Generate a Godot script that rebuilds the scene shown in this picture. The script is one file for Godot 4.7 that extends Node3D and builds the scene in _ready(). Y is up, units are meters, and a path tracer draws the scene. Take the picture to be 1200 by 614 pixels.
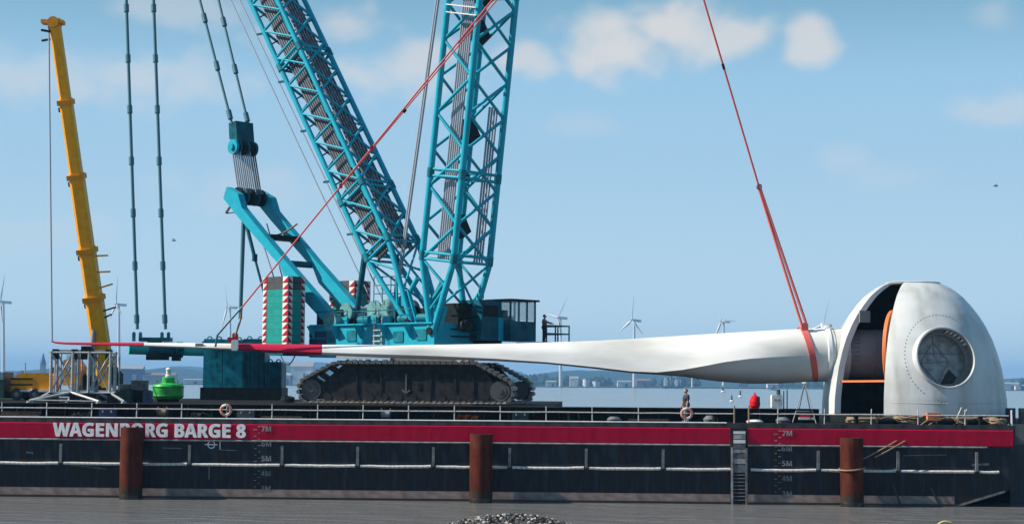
extends Node3D
# A barge with a crawler crane, a wind-turbine rotor hub and one blade. Units are metres, y is up, water level is y = 0.

const F := 2050.0            # focal length in pixels of a 1200 x 614 picture
const EYE := Vector3(0, 6.75, 0)
const DECK := 4.52           # main deck of the barge above the water
const TOP := 5.32            # raised working deck of the barge

var cam_basis: Basis
var counts := {}
var T := Transform3D()       # frame that the shape helpers draw in
var M := {}                  # materials
var rng := RandomNumberGenerator.new()
var barge_frame: Transform3D
var crane_frame: Transform3D
var track_frame: Transform3D

# ------------------------------------------------------------------ places
func at_px(px: float, py: float, depth: float) -> Vector3:
	var r := cam_basis * Vector3((px - 600.0) / F, -(py - 307.0) / F, -1.0)
	return EYE + r * (depth / -r.z)

func on_plane(px: float, py: float, frame: Transform3D, z: float) -> Vector3:
	# local point of a frame, on its plane of that z, seen at that spot of the photograph
	var inv := frame.affine_inverse()
	var r := inv.basis * (cam_basis * Vector3((px - 600.0) / F, -(py - 307.0) / F, -1.0))
	var c := inv * EYE
	return c + r * ((z - c.z) / r.z)

# ------------------------------------------------------------------ shapes
func mesh() -> SurfaceTool:
	var st := SurfaceTool.new()
	st.begin(Mesh.PRIMITIVE_TRIANGLES)
	return st

func tri(st: SurfaceTool, a: Vector3, b: Vector3, c: Vector3, na: Vector3, nb: Vector3, nc: Vector3) -> void:
	if (c - a).cross(b - a).dot(na + nb + nc) < 0.0:
		var t := b
		b = c
		c = t
		t = nb
		nb = nc
		nc = t
	var q := T.basis
	st.set_normal((q * na).normalized()); st.add_vertex(T * a)
	st.set_normal((q * nb).normalized()); st.add_vertex(T * b)
	st.set_normal((q * nc).normalized()); st.add_vertex(T * c)

func flat_quad(st: SurfaceTool, a: Vector3, b: Vector3, c: Vector3, d: Vector3, n: Vector3) -> void:
	tri(st, a, b, c, n, n, n)
	tri(st, a, c, d, n, n, n)

func box(st: SurfaceTool, c: Vector3, s: Vector3, q := Basis()) -> void:
	var x := q.x * s.x * 0.5
	var y := q.y * s.y * 0.5
	var z := q.z * s.z * 0.5
	for k in [[x, y, z], [y, z, x], [z, x, y]]:
		for g in [1.0, -1.0]:
			var o: Vector3 = c + k[0] * g
			var n: Vector3 = k[0].normalized() * g
			flat_quad(st, o + k[1] + k[2], o - k[1] + k[2], o - k[1] - k[2], o + k[1] - k[2], n)

func soft_box(st: SurfaceTool, c: Vector3, s: Vector3, e := 0.03) -> void:
	# a box whose vertical and top edges are chamfered
	var h := s * 0.5
	var p := PackedVector2Array([Vector2(-h.x + e, -h.y), Vector2(h.x - e, -h.y), Vector2(h.x, -h.y + e), Vector2(h.x, h.y - e), Vector2(h.x - e, h.y), Vector2(-h.x + e, h.y), Vector2(-h.x, h.y - e), Vector2(-h.x, -h.y + e)])
	prism(st, p, c + Vector3(0, 0, -h.z), s.z)

func bar(st: SurfaceTool, a: Vector3, b: Vector3, w: float, h := 0.0, up := Vector3.UP) -> void:
	var d := b - a
	var y := d.normalized()
	var x := y.cross(up)
	if x.length() < 0.05:
		x = y.cross(Vector3.RIGHT)
	x = x.normalized()
	box(st, (a + b) * 0.5, Vector3(w, d.length(), h if h > 0.0 else w), Basis(x, y, x.cross(y)))

func cyl(st: SurfaceTool, a: Vector3, b: Vector3, r0: float, r1 := -1.0, n := 8, caps := true) -> void:
	if r1 < 0.0:
		r1 = r0
	var y := (b - a).normalized()
	var x := y.cross(Vector3.UP)
	if x.length() < 0.05:
		x = y.cross(Vector3.RIGHT)
	x = x.normalized()
	var z := x.cross(y)
	for k in n:
		var u := x * cos(TAU * k / n) + z * sin(TAU * k / n)
		var v := x * cos(TAU * (k + 1) / n) + z * sin(TAU * (k + 1) / n)
		tri(st, a + u * r0, b + u * r1, b + v * r1, u, u, v)
		tri(st, a + u * r0, b + v * r1, a + v * r0, u, v, v)
		if caps:
			tri(st, a, a + u * r0, a + v * r0, -y, -y, -y)
			tri(st, b, b + u * r1, b + v * r1, y, y, y)

func tube(st: SurfaceTool, pts: Array, r: float, n := 6) -> void:
	var rings := []
	var x := Vector3.ZERO
	for i in pts.size():
		var d: Vector3 = (pts[mini(i + 1, pts.size() - 1)] - pts[maxi(i - 1, 0)]).normalized()
		if i == 0:
			x = d.cross(Vector3.UP)
			if x.length() < 0.1:
				x = d.cross(Vector3.RIGHT)
		x = (x - d * x.dot(d)).normalized()
		var z := d.cross(x)
		var ring := []
		for k in n:
			ring.append(x * cos(TAU * k / n) + z * sin(TAU * k / n))
		rings.append(ring)
	for i in pts.size() - 1:
		for k in n:
			var m := (k + 1) % n
			var a: Vector3 = rings[i][k]
			var b: Vector3 = rings[i + 1][k]
			var c: Vector3 = rings[i + 1][m]
			var e: Vector3 = rings[i][m]
			tri(st, pts[i] + a * r, pts[i + 1] + b * r, pts[i + 1] + c * r, a, b, c)
			tri(st, pts[i] + a * r, pts[i + 1] + c * r, pts[i] + e * r, a, c, e)

func prism(st: SurfaceTool, poly: PackedVector2Array, o: Vector3, depth: float, q := Basis()) -> void:
	# polygon in the x-y plane of q at o, extruded along +z
	var idx := Geometry2D.triangulate_polygon(poly)
	var dz := q.z * depth
	var p := []
	var mid := Vector2.ZERO
	for v in poly:
		p.append(o + q.x * v.x + q.y * v.y)
	for i in range(0, idx.size(), 3):
		tri(st, p[idx[i]], p[idx[i + 1]], p[idx[i + 2]], -q.z, -q.z, -q.z)
		tri(st, p[idx[i]] + dz, p[idx[i + 1]] + dz, p[idx[i + 2]] + dz, q.z, q.z, q.z)
	var cw := Geometry2D.is_polygon_clockwise(poly)
	for i in poly.size():
		var j := (i + 1) % poly.size()
		var e := poly[j] - poly[i]
		var n2 := Vector2(e.y, -e.x).normalized() * (1.0 if not cw else -1.0)
		var n := q.x * n2.x + q.y * n2.y
		flat_quad(st, p[i], p[j], p[j] + dz, p[i] + dz, n)

func lathe(st: SurfaceTool, prof: Array, o: Vector3, q := Basis(), n := 24) -> void:
	# prof: Vector2(radius, height) along q.y
	for i in prof.size() - 1:
		var a: Vector2 = prof[i]
		var b: Vector2 = prof[i + 1]
		var t := (b - a).normalized()
		for k in n:
			var u := q.x * cos(TAU * k / n) + q.z * sin(TAU * k / n)
			var v := q.x * cos(TAU * (k + 1) / n) + q.z * sin(TAU * (k + 1) / n)
			var nu := u * t.y - q.y * t.x
			var nv := v * t.y - q.y * t.x
			tri(st, o + u * a.x + q.y * a.y, o + u * b.x + q.y * b.y, o + v * b.x + q.y * b.y, nu, nu, nv)
			tri(st, o + u * a.x + q.y * a.y, o + v * b.x + q.y * b.y, o + v * a.x + q.y * a.y, nu, nv, nv)

func torus(st: SurfaceTool, o: Vector3, axis: Vector3, R: float, r: float, n := 28, m := 8, from := 0.0, to := TAU) -> void:
	var y := axis.normalized()
	var x := y.cross(Vector3.UP)
	if x.length() < 0.05:
		x = y.cross(Vector3.RIGHT)
	x = x.normalized()
	var z := x.cross(y)
	var pts := []
	for k in n + 1:
		var a := from + (to - from) * k / n
		pts.append(o + (x * cos(a) + z * sin(a)) * R)
	tube(st, pts, r, m)

func sag(a: Vector3, b: Vector3, drop: float, n := 12) -> Array:
	var p := []
	for i in n + 1:
		var t := float(i) / n
		p.append(a.lerp(b, t) - Vector3(0, drop * 4.0 * t * (1.0 - t), 0))
	return p

# ------------------------------------------------------------------ objects
func numbered(called: String, parent: Node) -> String:
	var key := "%d/%s" % [parent.get_instance_id(), called]
	var n: int = counts.get(key, 0)
	counts[key] = n + 1
	return called if n == 0 else "%s_%03d" % [called, n]

func obj(called: String, st: SurfaceTool, m: Material, parent: Node3D = self) -> MeshInstance3D:
	var arr := st.commit_to_arrays()
	var v: PackedVector3Array = arr[Mesh.ARRAY_VERTEX]
	var lo := v[0]
	var hi := v[0]
	for p in v:
		lo = lo.min(p)
		hi = hi.max(p)
	var c := Vector3((lo.x + hi.x) * 0.5, lo.y, (lo.z + hi.z) * 0.5)
	for i in v.size():
		v[i] -= c
	arr[Mesh.ARRAY_VERTEX] = v
	var am := ArrayMesh.new()
	am.add_surface_from_arrays(Mesh.PRIMITIVE_TRIANGLES, arr)
	am.surface_set_material(0, m)
	var mi := MeshInstance3D.new()
	mi.mesh = am
	mi.name = numbered(called, parent)
	parent.add_child(mi, true)
	mi.position = c - base_of(parent)
	return mi

func base_of(n: Node) -> Vector3:
	var p := Vector3.ZERO
	while n != self and n is Node3D:
		p += n.position
		n = n.get_parent()
	return p

func thing(called: String, label: String, category: String, place: Vector3, group := "") -> Node3D:
	var o := Node3D.new()
	o.name = numbered(called, self)
	add_child(o)
	o.position = place
	return tag(o, label, category, group)

func tag(o: Node3D, label: String, category: String, group := "") -> Node3D:
	o.set_meta("label", label)
	o.set_meta("category", category)
	if group:
		o.set_meta("group", group)
	return o

func structure(o: Node3D, label: String, category: String) -> Node3D:
	tag(o, label, category)
	o.set_meta("kind", "structure")
	return o

# ------------------------------------------------------------------ materials
func noise_image(sd: int, freq: float, size := 256, octaves := 4, kind := FastNoiseLite.TYPE_SIMPLEX_SMOOTH) -> Image:
	var n := FastNoiseLite.new()
	n.seed = sd
	n.noise_type = kind
	n.frequency = freq
	n.fractal_octaves = octaves
	return n.get_seamless_image(size, size)

func ramp(im: Image, stops: Array) -> ImageTexture:
	# stops: [position, Color] in sRGB
	var lut := []
	for i in 256:
		var t := i / 255.0
		var c: Color = stops[0][1]
		for k in stops.size() - 1:
			if t >= stops[k][0]:
				var w := clampf((t - stops[k][0]) / (stops[k + 1][0] - stops[k][0]), 0, 1)
				c = stops[k][1].lerp(stops[k + 1][1], w)
		lut.append(c)
	var src := im.duplicate() as Image
	src.convert(Image.FORMAT_L8)
	var d := src.get_data()
	var outb := PackedByteArray()
	outb.resize(d.size() * 3)
	for i in d.size():
		var c: Color = lut[d[i]]
		outb[i * 3] = int(c.r * 255.0)
		outb[i * 3 + 1] = int(c.g * 255.0)
		outb[i * 3 + 2] = int(c.b * 255.0)
	return ImageTexture.create_from_image(Image.create_from_data(im.get_width(), im.get_height(), false, Image.FORMAT_RGB8, outb))

func mat(called: String, linear: Color, rough := 0.6, metal := 0.0, tex: Texture2D = null, scale := Vector3.ONE, bump: Texture2D = null, bump_scale := 0.5) -> StandardMaterial3D:
	var m := StandardMaterial3D.new()
	m.resource_name = called
	m.albedo_color = linear.linear_to_srgb()
	m.roughness = rough
	m.metallic = metal
	if tex:
		m.albedo_texture = tex
	if bump:
		m.normal_enabled = true
		m.normal_texture = bump
		m.normal_scale = bump_scale
	if tex or bump:
		m.uv1_triplanar = true
		m.uv1_world_triplanar = true
		m.uv1_scale = scale
	M[called] = m
	return m

func make_materials() -> void:
	var soft := noise_image(3, 0.012, 256, 5)
	var fine := noise_image(8, 0.05, 256, 4)
	var g := func(a: float, b: float, c: float) -> Array: return [[0.0, Color(a, a, a)], [0.5, Color(b, b, b)], [1.0, Color(c, c, c)]]
	var faint := ramp(soft, g.call(0.86, 0.96, 1.0))
	var grime := ramp(soft, g.call(0.55, 0.85, 1.0))
	var stain := ramp(soft, [[0.0, Color(0.70, 0.70, 0.68)], [0.35, Color(0.88, 0.88, 0.87)], [0.6, Color(0.97, 0.97, 0.97)], [1.0, Color(1, 1, 1)]])
	var worn := ramp(fine, g.call(0.6, 0.85, 1.0))
	var rusty := ramp(soft, [[0.0, Color(0.30, 0.17, 0.13)], [0.35, Color(0.42, 0.24, 0.18)], [0.6, Color(0.52, 0.31, 0.23)], [1.0, Color(0.62, 0.42, 0.33)]])
	var hullt := ramp(soft, [[0.0, Color(1.0, 0.8, 0.66)], [0.3, Color(0.8, 0.76, 0.74)], [0.5, Color(0.7, 0.73, 0.77)], [0.75, Color(0.92, 0.94, 0.97)], [1.0, Color(1, 1, 1)]])
	var mud := ramp(soft, [[0.0, Color(0.72, 0.68, 0.66)], [0.5, Color(0.86, 0.83, 0.81)], [1.0, Color(1, 0.98, 0.96)]])
	var nb := noise_image(5, 0.03, 256, 4)
	nb.convert(Image.FORMAT_RGBA8)
	nb.bump_map_to_normal_map(3.0)
	var rough_n := ImageTexture.create_from_image(nb)
	var up := Vector3(0.35, 0.06, 0.35)   # streaks that run down a side
	mat("hull", Color(0.038, 0.041, 0.047), 0.45, 0.0, hullt, up, rough_n, 0.25)
	mat("crimson", Color(0.45, 0.003, 0.035), 0.45, 0.0, faint, up, rough_n, 0.15)
	mat("gunwale", Color(0.07, 0.07, 0.08), 0.6, 0.0, grime, Vector3(0.3, 0.3, 0.3))
	mat("pale_edge", Color(0.42, 0.38, 0.40), 0.6, 0.0, grime, Vector3(0.4, 0.4, 0.4))
	mat("white_strake", Color(0.75, 0.75, 0.74), 0.5, 0.0, worn, Vector3(0.4, 0.4, 0.4))
	mat("grey_rib", Color(0.2, 0.21, 0.22), 0.6, 0.0, grime, Vector3(0.5, 0.5, 0.5))
	mat("mud", Color(0.34, 0.28, 0.265), 0.85, 0.0, mud, Vector3(0.3, 0.5, 0.3))
	mat("wet", Color(0.018, 0.012, 0.010), 0.35)
	mat("deck", Color(0.016, 0.015, 0.015), 0.8, 0.0, grime, Vector3(0.15, 0.15, 0.15))
	mat("deck_side", Color(0.011, 0.012, 0.012), 0.7, 0.0, grime, Vector3(0.3, 0.3, 0.3))
	mat("rail", Color(0.72, 0.71, 0.69), 0.5, 0.0, worn, Vector3(0.6, 0.6, 0.6))
	mat("lettering", Color(0.92, 0.9, 0.9), 0.5, 0.0, faint, Vector3(0.5, 0.5, 0.5))
	mat("rust", Color(0.36, 0.25, 0.25), 0.85, 0.0, rusty, Vector3(0.35, 0.12, 0.35), rough_n, 0.5)
	mat("weed", Color(0.05, 0.04, 0.03), 0.8, 0.0, worn, Vector3(0.6, 0.6, 0.6))
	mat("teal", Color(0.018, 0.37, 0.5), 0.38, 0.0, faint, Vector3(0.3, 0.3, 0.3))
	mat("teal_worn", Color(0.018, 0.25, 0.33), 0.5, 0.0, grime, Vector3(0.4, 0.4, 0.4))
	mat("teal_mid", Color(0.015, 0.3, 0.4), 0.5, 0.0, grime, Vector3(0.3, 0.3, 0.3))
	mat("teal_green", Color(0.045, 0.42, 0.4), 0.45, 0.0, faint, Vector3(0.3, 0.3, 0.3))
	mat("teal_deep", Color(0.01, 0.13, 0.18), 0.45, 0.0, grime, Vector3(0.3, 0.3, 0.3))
	mat("ballast_green", Color(0.02, 0.3, 0.27), 0.5, 0.0, faint, Vector3(0.4, 0.4, 0.4))
	mat("ballast_grey", Color(0.06, 0.07, 0.075), 0.6, 0.0, grime, Vector3(0.4, 0.4, 0.4))
	mat("drum", Color(0.16, 0.42, 0.44), 0.5, 0.0, grime, Vector3(0.6, 0.6, 0.6))
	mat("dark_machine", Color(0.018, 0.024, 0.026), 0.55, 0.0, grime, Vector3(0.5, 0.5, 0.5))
	mat("rope_steel", Color(0.26, 0.30, 0.36), 0.6, 0.0)
	mat("pendant_grey", Color(0.13, 0.155, 0.195), 0.6, 0.0, grime, Vector3(0.5, 0.5, 0.5))
	mat("rope_dark", Color(0.03, 0.035, 0.045), 0.6)
	mat("pendant", Color(0.04, 0.15, 0.2), 0.5)
	mat("track", Color(0.042, 0.044, 0.048), 0.6, 0.0, grime, Vector3(0.5, 0.5, 0.5))
	mat("track_steel", Color(0.24, 0.225, 0.21), 0.5, 0.3, worn, Vector3(0.8, 0.8, 0.8))
	mat("track_worn", Color(0.75, 0.68, 0.6), 0.5, 0.0, worn, Vector3(0.8, 0.8, 0.8))
	mat("sprocket", Color(0.11, 0.11, 0.115), 0.5, 0.0, worn, Vector3(0.8, 0.8, 0.8))
	mat("timber", Color(0.13, 0.085, 0.06), 0.9, 0.0, worn, Vector3(0.3, 1.5, 0.3))
	mat("sign_red", Color(0.42, 0.008, 0.018), 0.5)
	mat("sign_white", Color(0.66, 0.66, 0.66), 0.5)
	mat("yellow", Color(0.95, 0.41, 0.02), 0.4, 0.0, faint, Vector3(0.4, 0.4, 0.4))
	mat("orange", Color(0.72, 0.2, 0.06), 0.5)
	mat("amber", Color(0.8, 0.32, 0.02), 0.5, 0.0, faint, Vector3(0.5, 0.5, 0.5))
	mat("faded_orange", Color(0.6, 0.2, 0.13), 0.7)
	mat("stand_grey", Color(0.58, 0.6, 0.6), 0.45, 0.1, worn, Vector3(0.6, 0.6, 0.6))
	mat("blade_white", Color(0.84, 0.84, 0.82), 0.42, 0.0, stain, Vector3(0.03, 0.12, 0.12))
	mat("blade_red", Color(0.5, 0.02, 0.06), 0.42)
	mat("hub_white", Color(0.58, 0.61, 0.62), 0.42, 0.0, stain, Vector3(0.16, 0.05, 0.16))
	mat("hub_edge", Color(0.85, 0.86, 0.85), 0.5)
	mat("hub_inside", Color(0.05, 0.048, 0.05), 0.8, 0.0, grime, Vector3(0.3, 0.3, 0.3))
	mat("hub_steel", Color(0.22, 0.22, 0.235), 0.5, 0.0, faint, Vector3(0.3, 0.3, 0.3))
	mat("disc_grey", Color(0.42, 0.43, 0.43), 0.5, 0.0, grime, Vector3(0.5, 0.5, 0.5))
	mat("panel_grey", Color(0.24, 0.25, 0.25), 0.5, 0.0, faint, Vector3(0.5, 0.5, 0.5))
	mat("sling", Color(0.95, 0.2, 0.18), 0.8, 0.0, worn, Vector3(2, 2, 2))
	mat("red_wire", Color(0.5, 0.06, 0.05), 0.7)
	mat("buoy_green", Color(0.015, 0.48, 0.06), 0.45, 0.0, grime, Vector3(0.5, 0.5, 0.5))
	mat("crate_green", Color(0.02, 0.07, 0.065), 0.6, 0.0, grime, Vector3(0.6, 0.6, 0.6))
	mat("crate_grey", Color(0.14, 0.16, 0.18), 0.6, 0.0, grime, Vector3(0.6, 0.6, 0.6))
	mat("navy", Color(0.02, 0.04, 0.11), 0.6)
	mat("white", Color(0.75, 0.75, 0.73), 0.5, 0.0, faint, Vector3(0.5, 0.5, 0.5))
	mat("red_cover", Color(0.6, 0.01, 0.02), 0.55)
	mat("manila", Color(0.36, 0.26, 0.17), 0.9, 0.0, worn, Vector3(2, 2, 2))
	mat("pontoon", Color(0.16, 0.175, 0.19), 0.7, 0.0, grime, up)
	mat("pontoon_dark", Color(0.035, 0.045, 0.06), 0.6, 0.0, grime, up)
	mat("stone", Color(0.8, 0.8, 0.8), 0.9)
	M.stone.vertex_color_use_as_albedo = true
	mat("bank", Color(0.1, 0.085, 0.06), 0.95, 0.0, worn, Vector3(0.4, 0.4, 0.4))
	mat("yellow_rail", Color(0.45, 0.4, 0.16), 0.5)
	mat("turbine", Color(0.5, 0.52, 0.54), 0.5)
	mat("far_land", Color(0.03, 0.05, 0.035), 0.95)
	mat("far_wood", Color(0.013, 0.036, 0.034), 0.95)
	mat("far_white", Color(0.55, 0.56, 0.58), 0.7)
	mat("far_grey", Color(0.25, 0.26, 0.28), 0.7)
	mat("far_blue", Color(0.03, 0.07, 0.17), 0.7)
	mat("far_brick", Color(0.2, 0.12, 0.09), 0.8)
	mat("skin_cloth", Color(1, 1, 1), 0.8)
	M.skin_cloth.vertex_color_use_as_albedo = true
	for k in ["crimson", "hull", "rust", "teal", "teal_worn", "teal_deep", "teal_mid", "teal_green", "yellow", "amber", "ballast_green", "deck", "deck_side", "dark_machine", "track", "gunwale", "blade_red", "sign_red", "red_cover", "sling", "far_wood", "far_land", "far_blue", "mud", "weed"]:
		M[k].metallic_specular = 0.22
	var glass := mat("cab_glass", Color(0.25, 0.45, 0.5), 0.06)
	glass.transparency = BaseMaterial3D.TRANSPARENCY_ALPHA
	glass.albedo_color.a = 0.35

# ------------------------------------------------------------------ main
func _ready() -> void:
	rng.seed = 11
	# camera
	cam_basis = Basis(Vector3.RIGHT, deg_to_rad(3.935)) * Basis(Vector3.BACK, deg_to_rad(0.417))
	var cam := Camera3D.new()
	cam.name = "camera"
	add_child(cam)
	cam.transform = Transform3D(cam_basis, EYE)
	cam.fov = rad_to_deg(2.0 * atan(307.0 / F))
	cam.near = 0.5
	cam.far = 40000.0
	cam.current = true
	# sky, air and exposure
	var we := WorldEnvironment.new()
	we.name = "environment"
	var e := Environment.new()
	e.background_mode = Environment.BG_SKY
	e.sky = Sky.new()
	e.sky.sky_material = make_sky()
	e.tonemap_mode = Environment.TONE_MAPPER_LINEAR
	e.tonemap_exposure = 1.52
	e.background_energy_multiplier = 1.0
	e.fog_enabled = true
	e.fog_density = 0.00014
	e.fog_light_color = Color(0.56, 0.79, 1.0)
	e.sdfgi_enabled = true
	e.ssao_enabled = true
	e.ssil_enabled = true
	we.environment = e
	add_child(we)
	# sun, high on the left
	var sun := DirectionalLight3D.new()
	sun.name = "sun"
	add_child(sun)
	sun.look_at_from_position(Vector3(-76, 64, 5), Vector3.ZERO)
	sun.light_energy = 1.6
	sun.light_color = Color(1.0, 0.955, 0.89)
	sun.light_angular_distance = 0.5
	sun.shadow_enabled = true

	make_materials()
	barge_frame = Transform3D(Basis(Vector3.UP, deg_to_rad(-2.7)), Vector3(0, 0, -99.6))
	crane_frame = Transform3D(Basis(Vector3.UP, deg_to_rad(-42)), Vector3(-5.9, TOP, -113.5))
	track_frame = Transform3D(Basis(Vector3.UP, deg_to_rad(-8.9)), Vector3(-5.9, TOP, -113.5))
	build_water()
	build_far_shore()
	build_turbines()
	build_barge()
	build_pontoon()
	build_piles()
	build_crane()
	build_ballast()
	build_mobile_crane()
	build_hub()
	build_blade()
	build_stand()
	build_slings()
	build_deck_things()
	build_people()
	build_bank()

func make_sky() -> PanoramaSkyMaterial:
	var W := 4096
	var H := 2048
	var im := Image.create(W, H, false, Image.FORMAT_RGBF)
	var stops := [[-90.0, Color(0.20, 0.25, 0.28)], [-1.0, Color(0.36, 0.45, 0.52)], [0.0, Color(0.44, 0.54, 0.58)], [3.0, Color(0.35, 0.485, 0.57)], [7.0, Color(0.263, 0.413, 0.54)],
		[9.8, Color(0.226, 0.39, 0.53)], [12.6, Color(0.142, 0.285, 0.40)], [20.0, Color(0.105, 0.235, 0.36)], [40.0, Color(0.065, 0.175, 0.305)], [90.0, Color(0.03, 0.10, 0.23)]]
	for y in H:
		var el := 90.0 - (y + 0.5) * 180.0 / H
		var c: Color = stops[0][1]
		for k in stops.size() - 1:
			if el >= stops[k][0]:
				c = stops[k][1].lerp(stops[k + 1][1], clampf((el - stops[k][0]) / (stops[k + 1][0] - stops[k][0]), 0, 1))
		im.fill_rect(Rect2i(0, y, W, 1), c)
	var n := FastNoiseLite.new()
	n.seed = 21
	n.frequency = 0.11
	n.fractal_octaves = 5
	var big := FastNoiseLite.new()
	big.seed = 5
	big.frequency = 0.045
	big.fractal_octaves = 3
	# puffs of cumulus: azimuth, elevation, half width, half height (degrees), strength
	var puffs := [[3.6, 10.9, 2.0, 1.0, 0.8], [5.2, 11.5, 1.6, 0.9, 0.8], [7.4, 11.3, 1.5, 0.75, 0.7], [9.6, 11.0, 0.85, 0.85, 0.7], [-3.4, 10.3, 2.6, 0.9, 0.6], [-5.4, 11.6, 1.6, 0.9, 0.55], [0.2, 10.5, 1.3, 0.6, 0.6], [-7.5, 11.0, 1.4, 0.8, 0.5], [-12.0, 9.6, 4.5, 1.0, 0.45], [-11.0, 11.9, 3.0, 0.7, 0.35],
		[15.8, 8.7, 1.6, 0.5, 0.35], [12.0, 6.6, 2.0, 0.6, 0.16], [-9.0, 6.3, 2.4, 0.7, 0.2], [2.5, 8.4, 1.8, 0.5, 0.18], [15.5, 11.8, 1.0, 0.5, 0.25], [10.6, 7.2, 1.0, 0.6, 0.2], [-15.0, 4.5, 2.0, 0.7, 0.14]]
	var y0 := int((90.0 - 32.0) / 180.0 * H)
	var y1 := int((90.0 - 1.5) / 180.0 * H)
	for y in range(y0, y1):
		var el := 90.0 - (y + 0.5) * 180.0 / H
		for x in W:
			var az := (x + 0.5) * 360.0 / W
			if az > 180.0:
				az -= 360.0
			var near := absf(az) < 19.0 and el < 15.0
			if not near and (x % 2 or y % 2):
				continue
			var ring := Vector3(cos(deg_to_rad(az)), 0, sin(deg_to_rad(az))) * 57.3
			var cover := 0.0
			if near:
				var w := n.get_noise_3d(ring.x * 2.2, el * 3.4, ring.z * 2.2)
				var w2 := n.get_noise_3d(ring.x * 6.0 + 50.0, el * 7.5, ring.z * 6.0)
				for p in puffs:
					var dx: float = (az - p[0]) / p[2]
					var dy: float = (el - p[1]) / p[3]
					var r := sqrt(dx * dx + dy * dy)
					if r < 1.7:
						cover = maxf(cover, p[4] * smoothstep(1.3, 0.15, r + w * 1.0 + w2 * 0.35))
			else:
				var v := big.get_noise_3d(ring.x * 1.2, el * 3.0, ring.z * 1.2) + 0.4 * n.get_noise_3d(ring.x * 2.0, el * 4.0, ring.z * 2.0)
				cover = 0.5 * smoothstep(0.12, 0.42, v) * smoothstep(32.0, 24.0, el) * smoothstep(19.0, 24.0, absf(az) + (maxf(el - 10.0, 0.0)))
			if cover > 0.004:
				var c := im.get_pixel(x, y).lerp(Color(0.53, 0.50, 0.475), cover)
				im.set_pixel(x, y, c)
				if not near:
					for k in [[1, 0], [0, 1], [1, 1]]:
						im.set_pixel(mini(x + k[0], W - 1), mini(y + k[1], H - 1), c)
	var m := PanoramaSkyMaterial.new()
	m.panorama = ImageTexture.create_from_image(im)
	return m

# ------------------------------------------------------------------ water and far shore
func build_water() -> void:
	var im := noise_image(14, 0.006, 1024, 7)
	im.convert(Image.FORMAT_RGBA8)
	im.bump_map_to_normal_map(12.0)
	var m := StandardMaterial3D.new()
	m.resource_name = "water"
	m.albedo_color = Color(0.135, 0.14, 0.142).linear_to_srgb()
	m.roughness = 0.16
	m.normal_enabled = true
	m.normal_texture = ImageTexture.create_from_image(im)
	m.normal_scale = 0.8
	m.uv1_triplanar = true
	m.uv1_world_triplanar = true
	m.uv1_scale = Vector3(0.03, 0.03, 0.09)
	var st := mesh()
	flat_quad(st, Vector3(-9000, 0, -14000), Vector3(9000, 0, -14000), Vector3(9000, 0, 600), Vector3(-9000, 0, 600), Vector3.UP)
	structure(obj("water", st, m), "calm grey-blue harbour water around the barge reaching to the far shore", "water")

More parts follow.
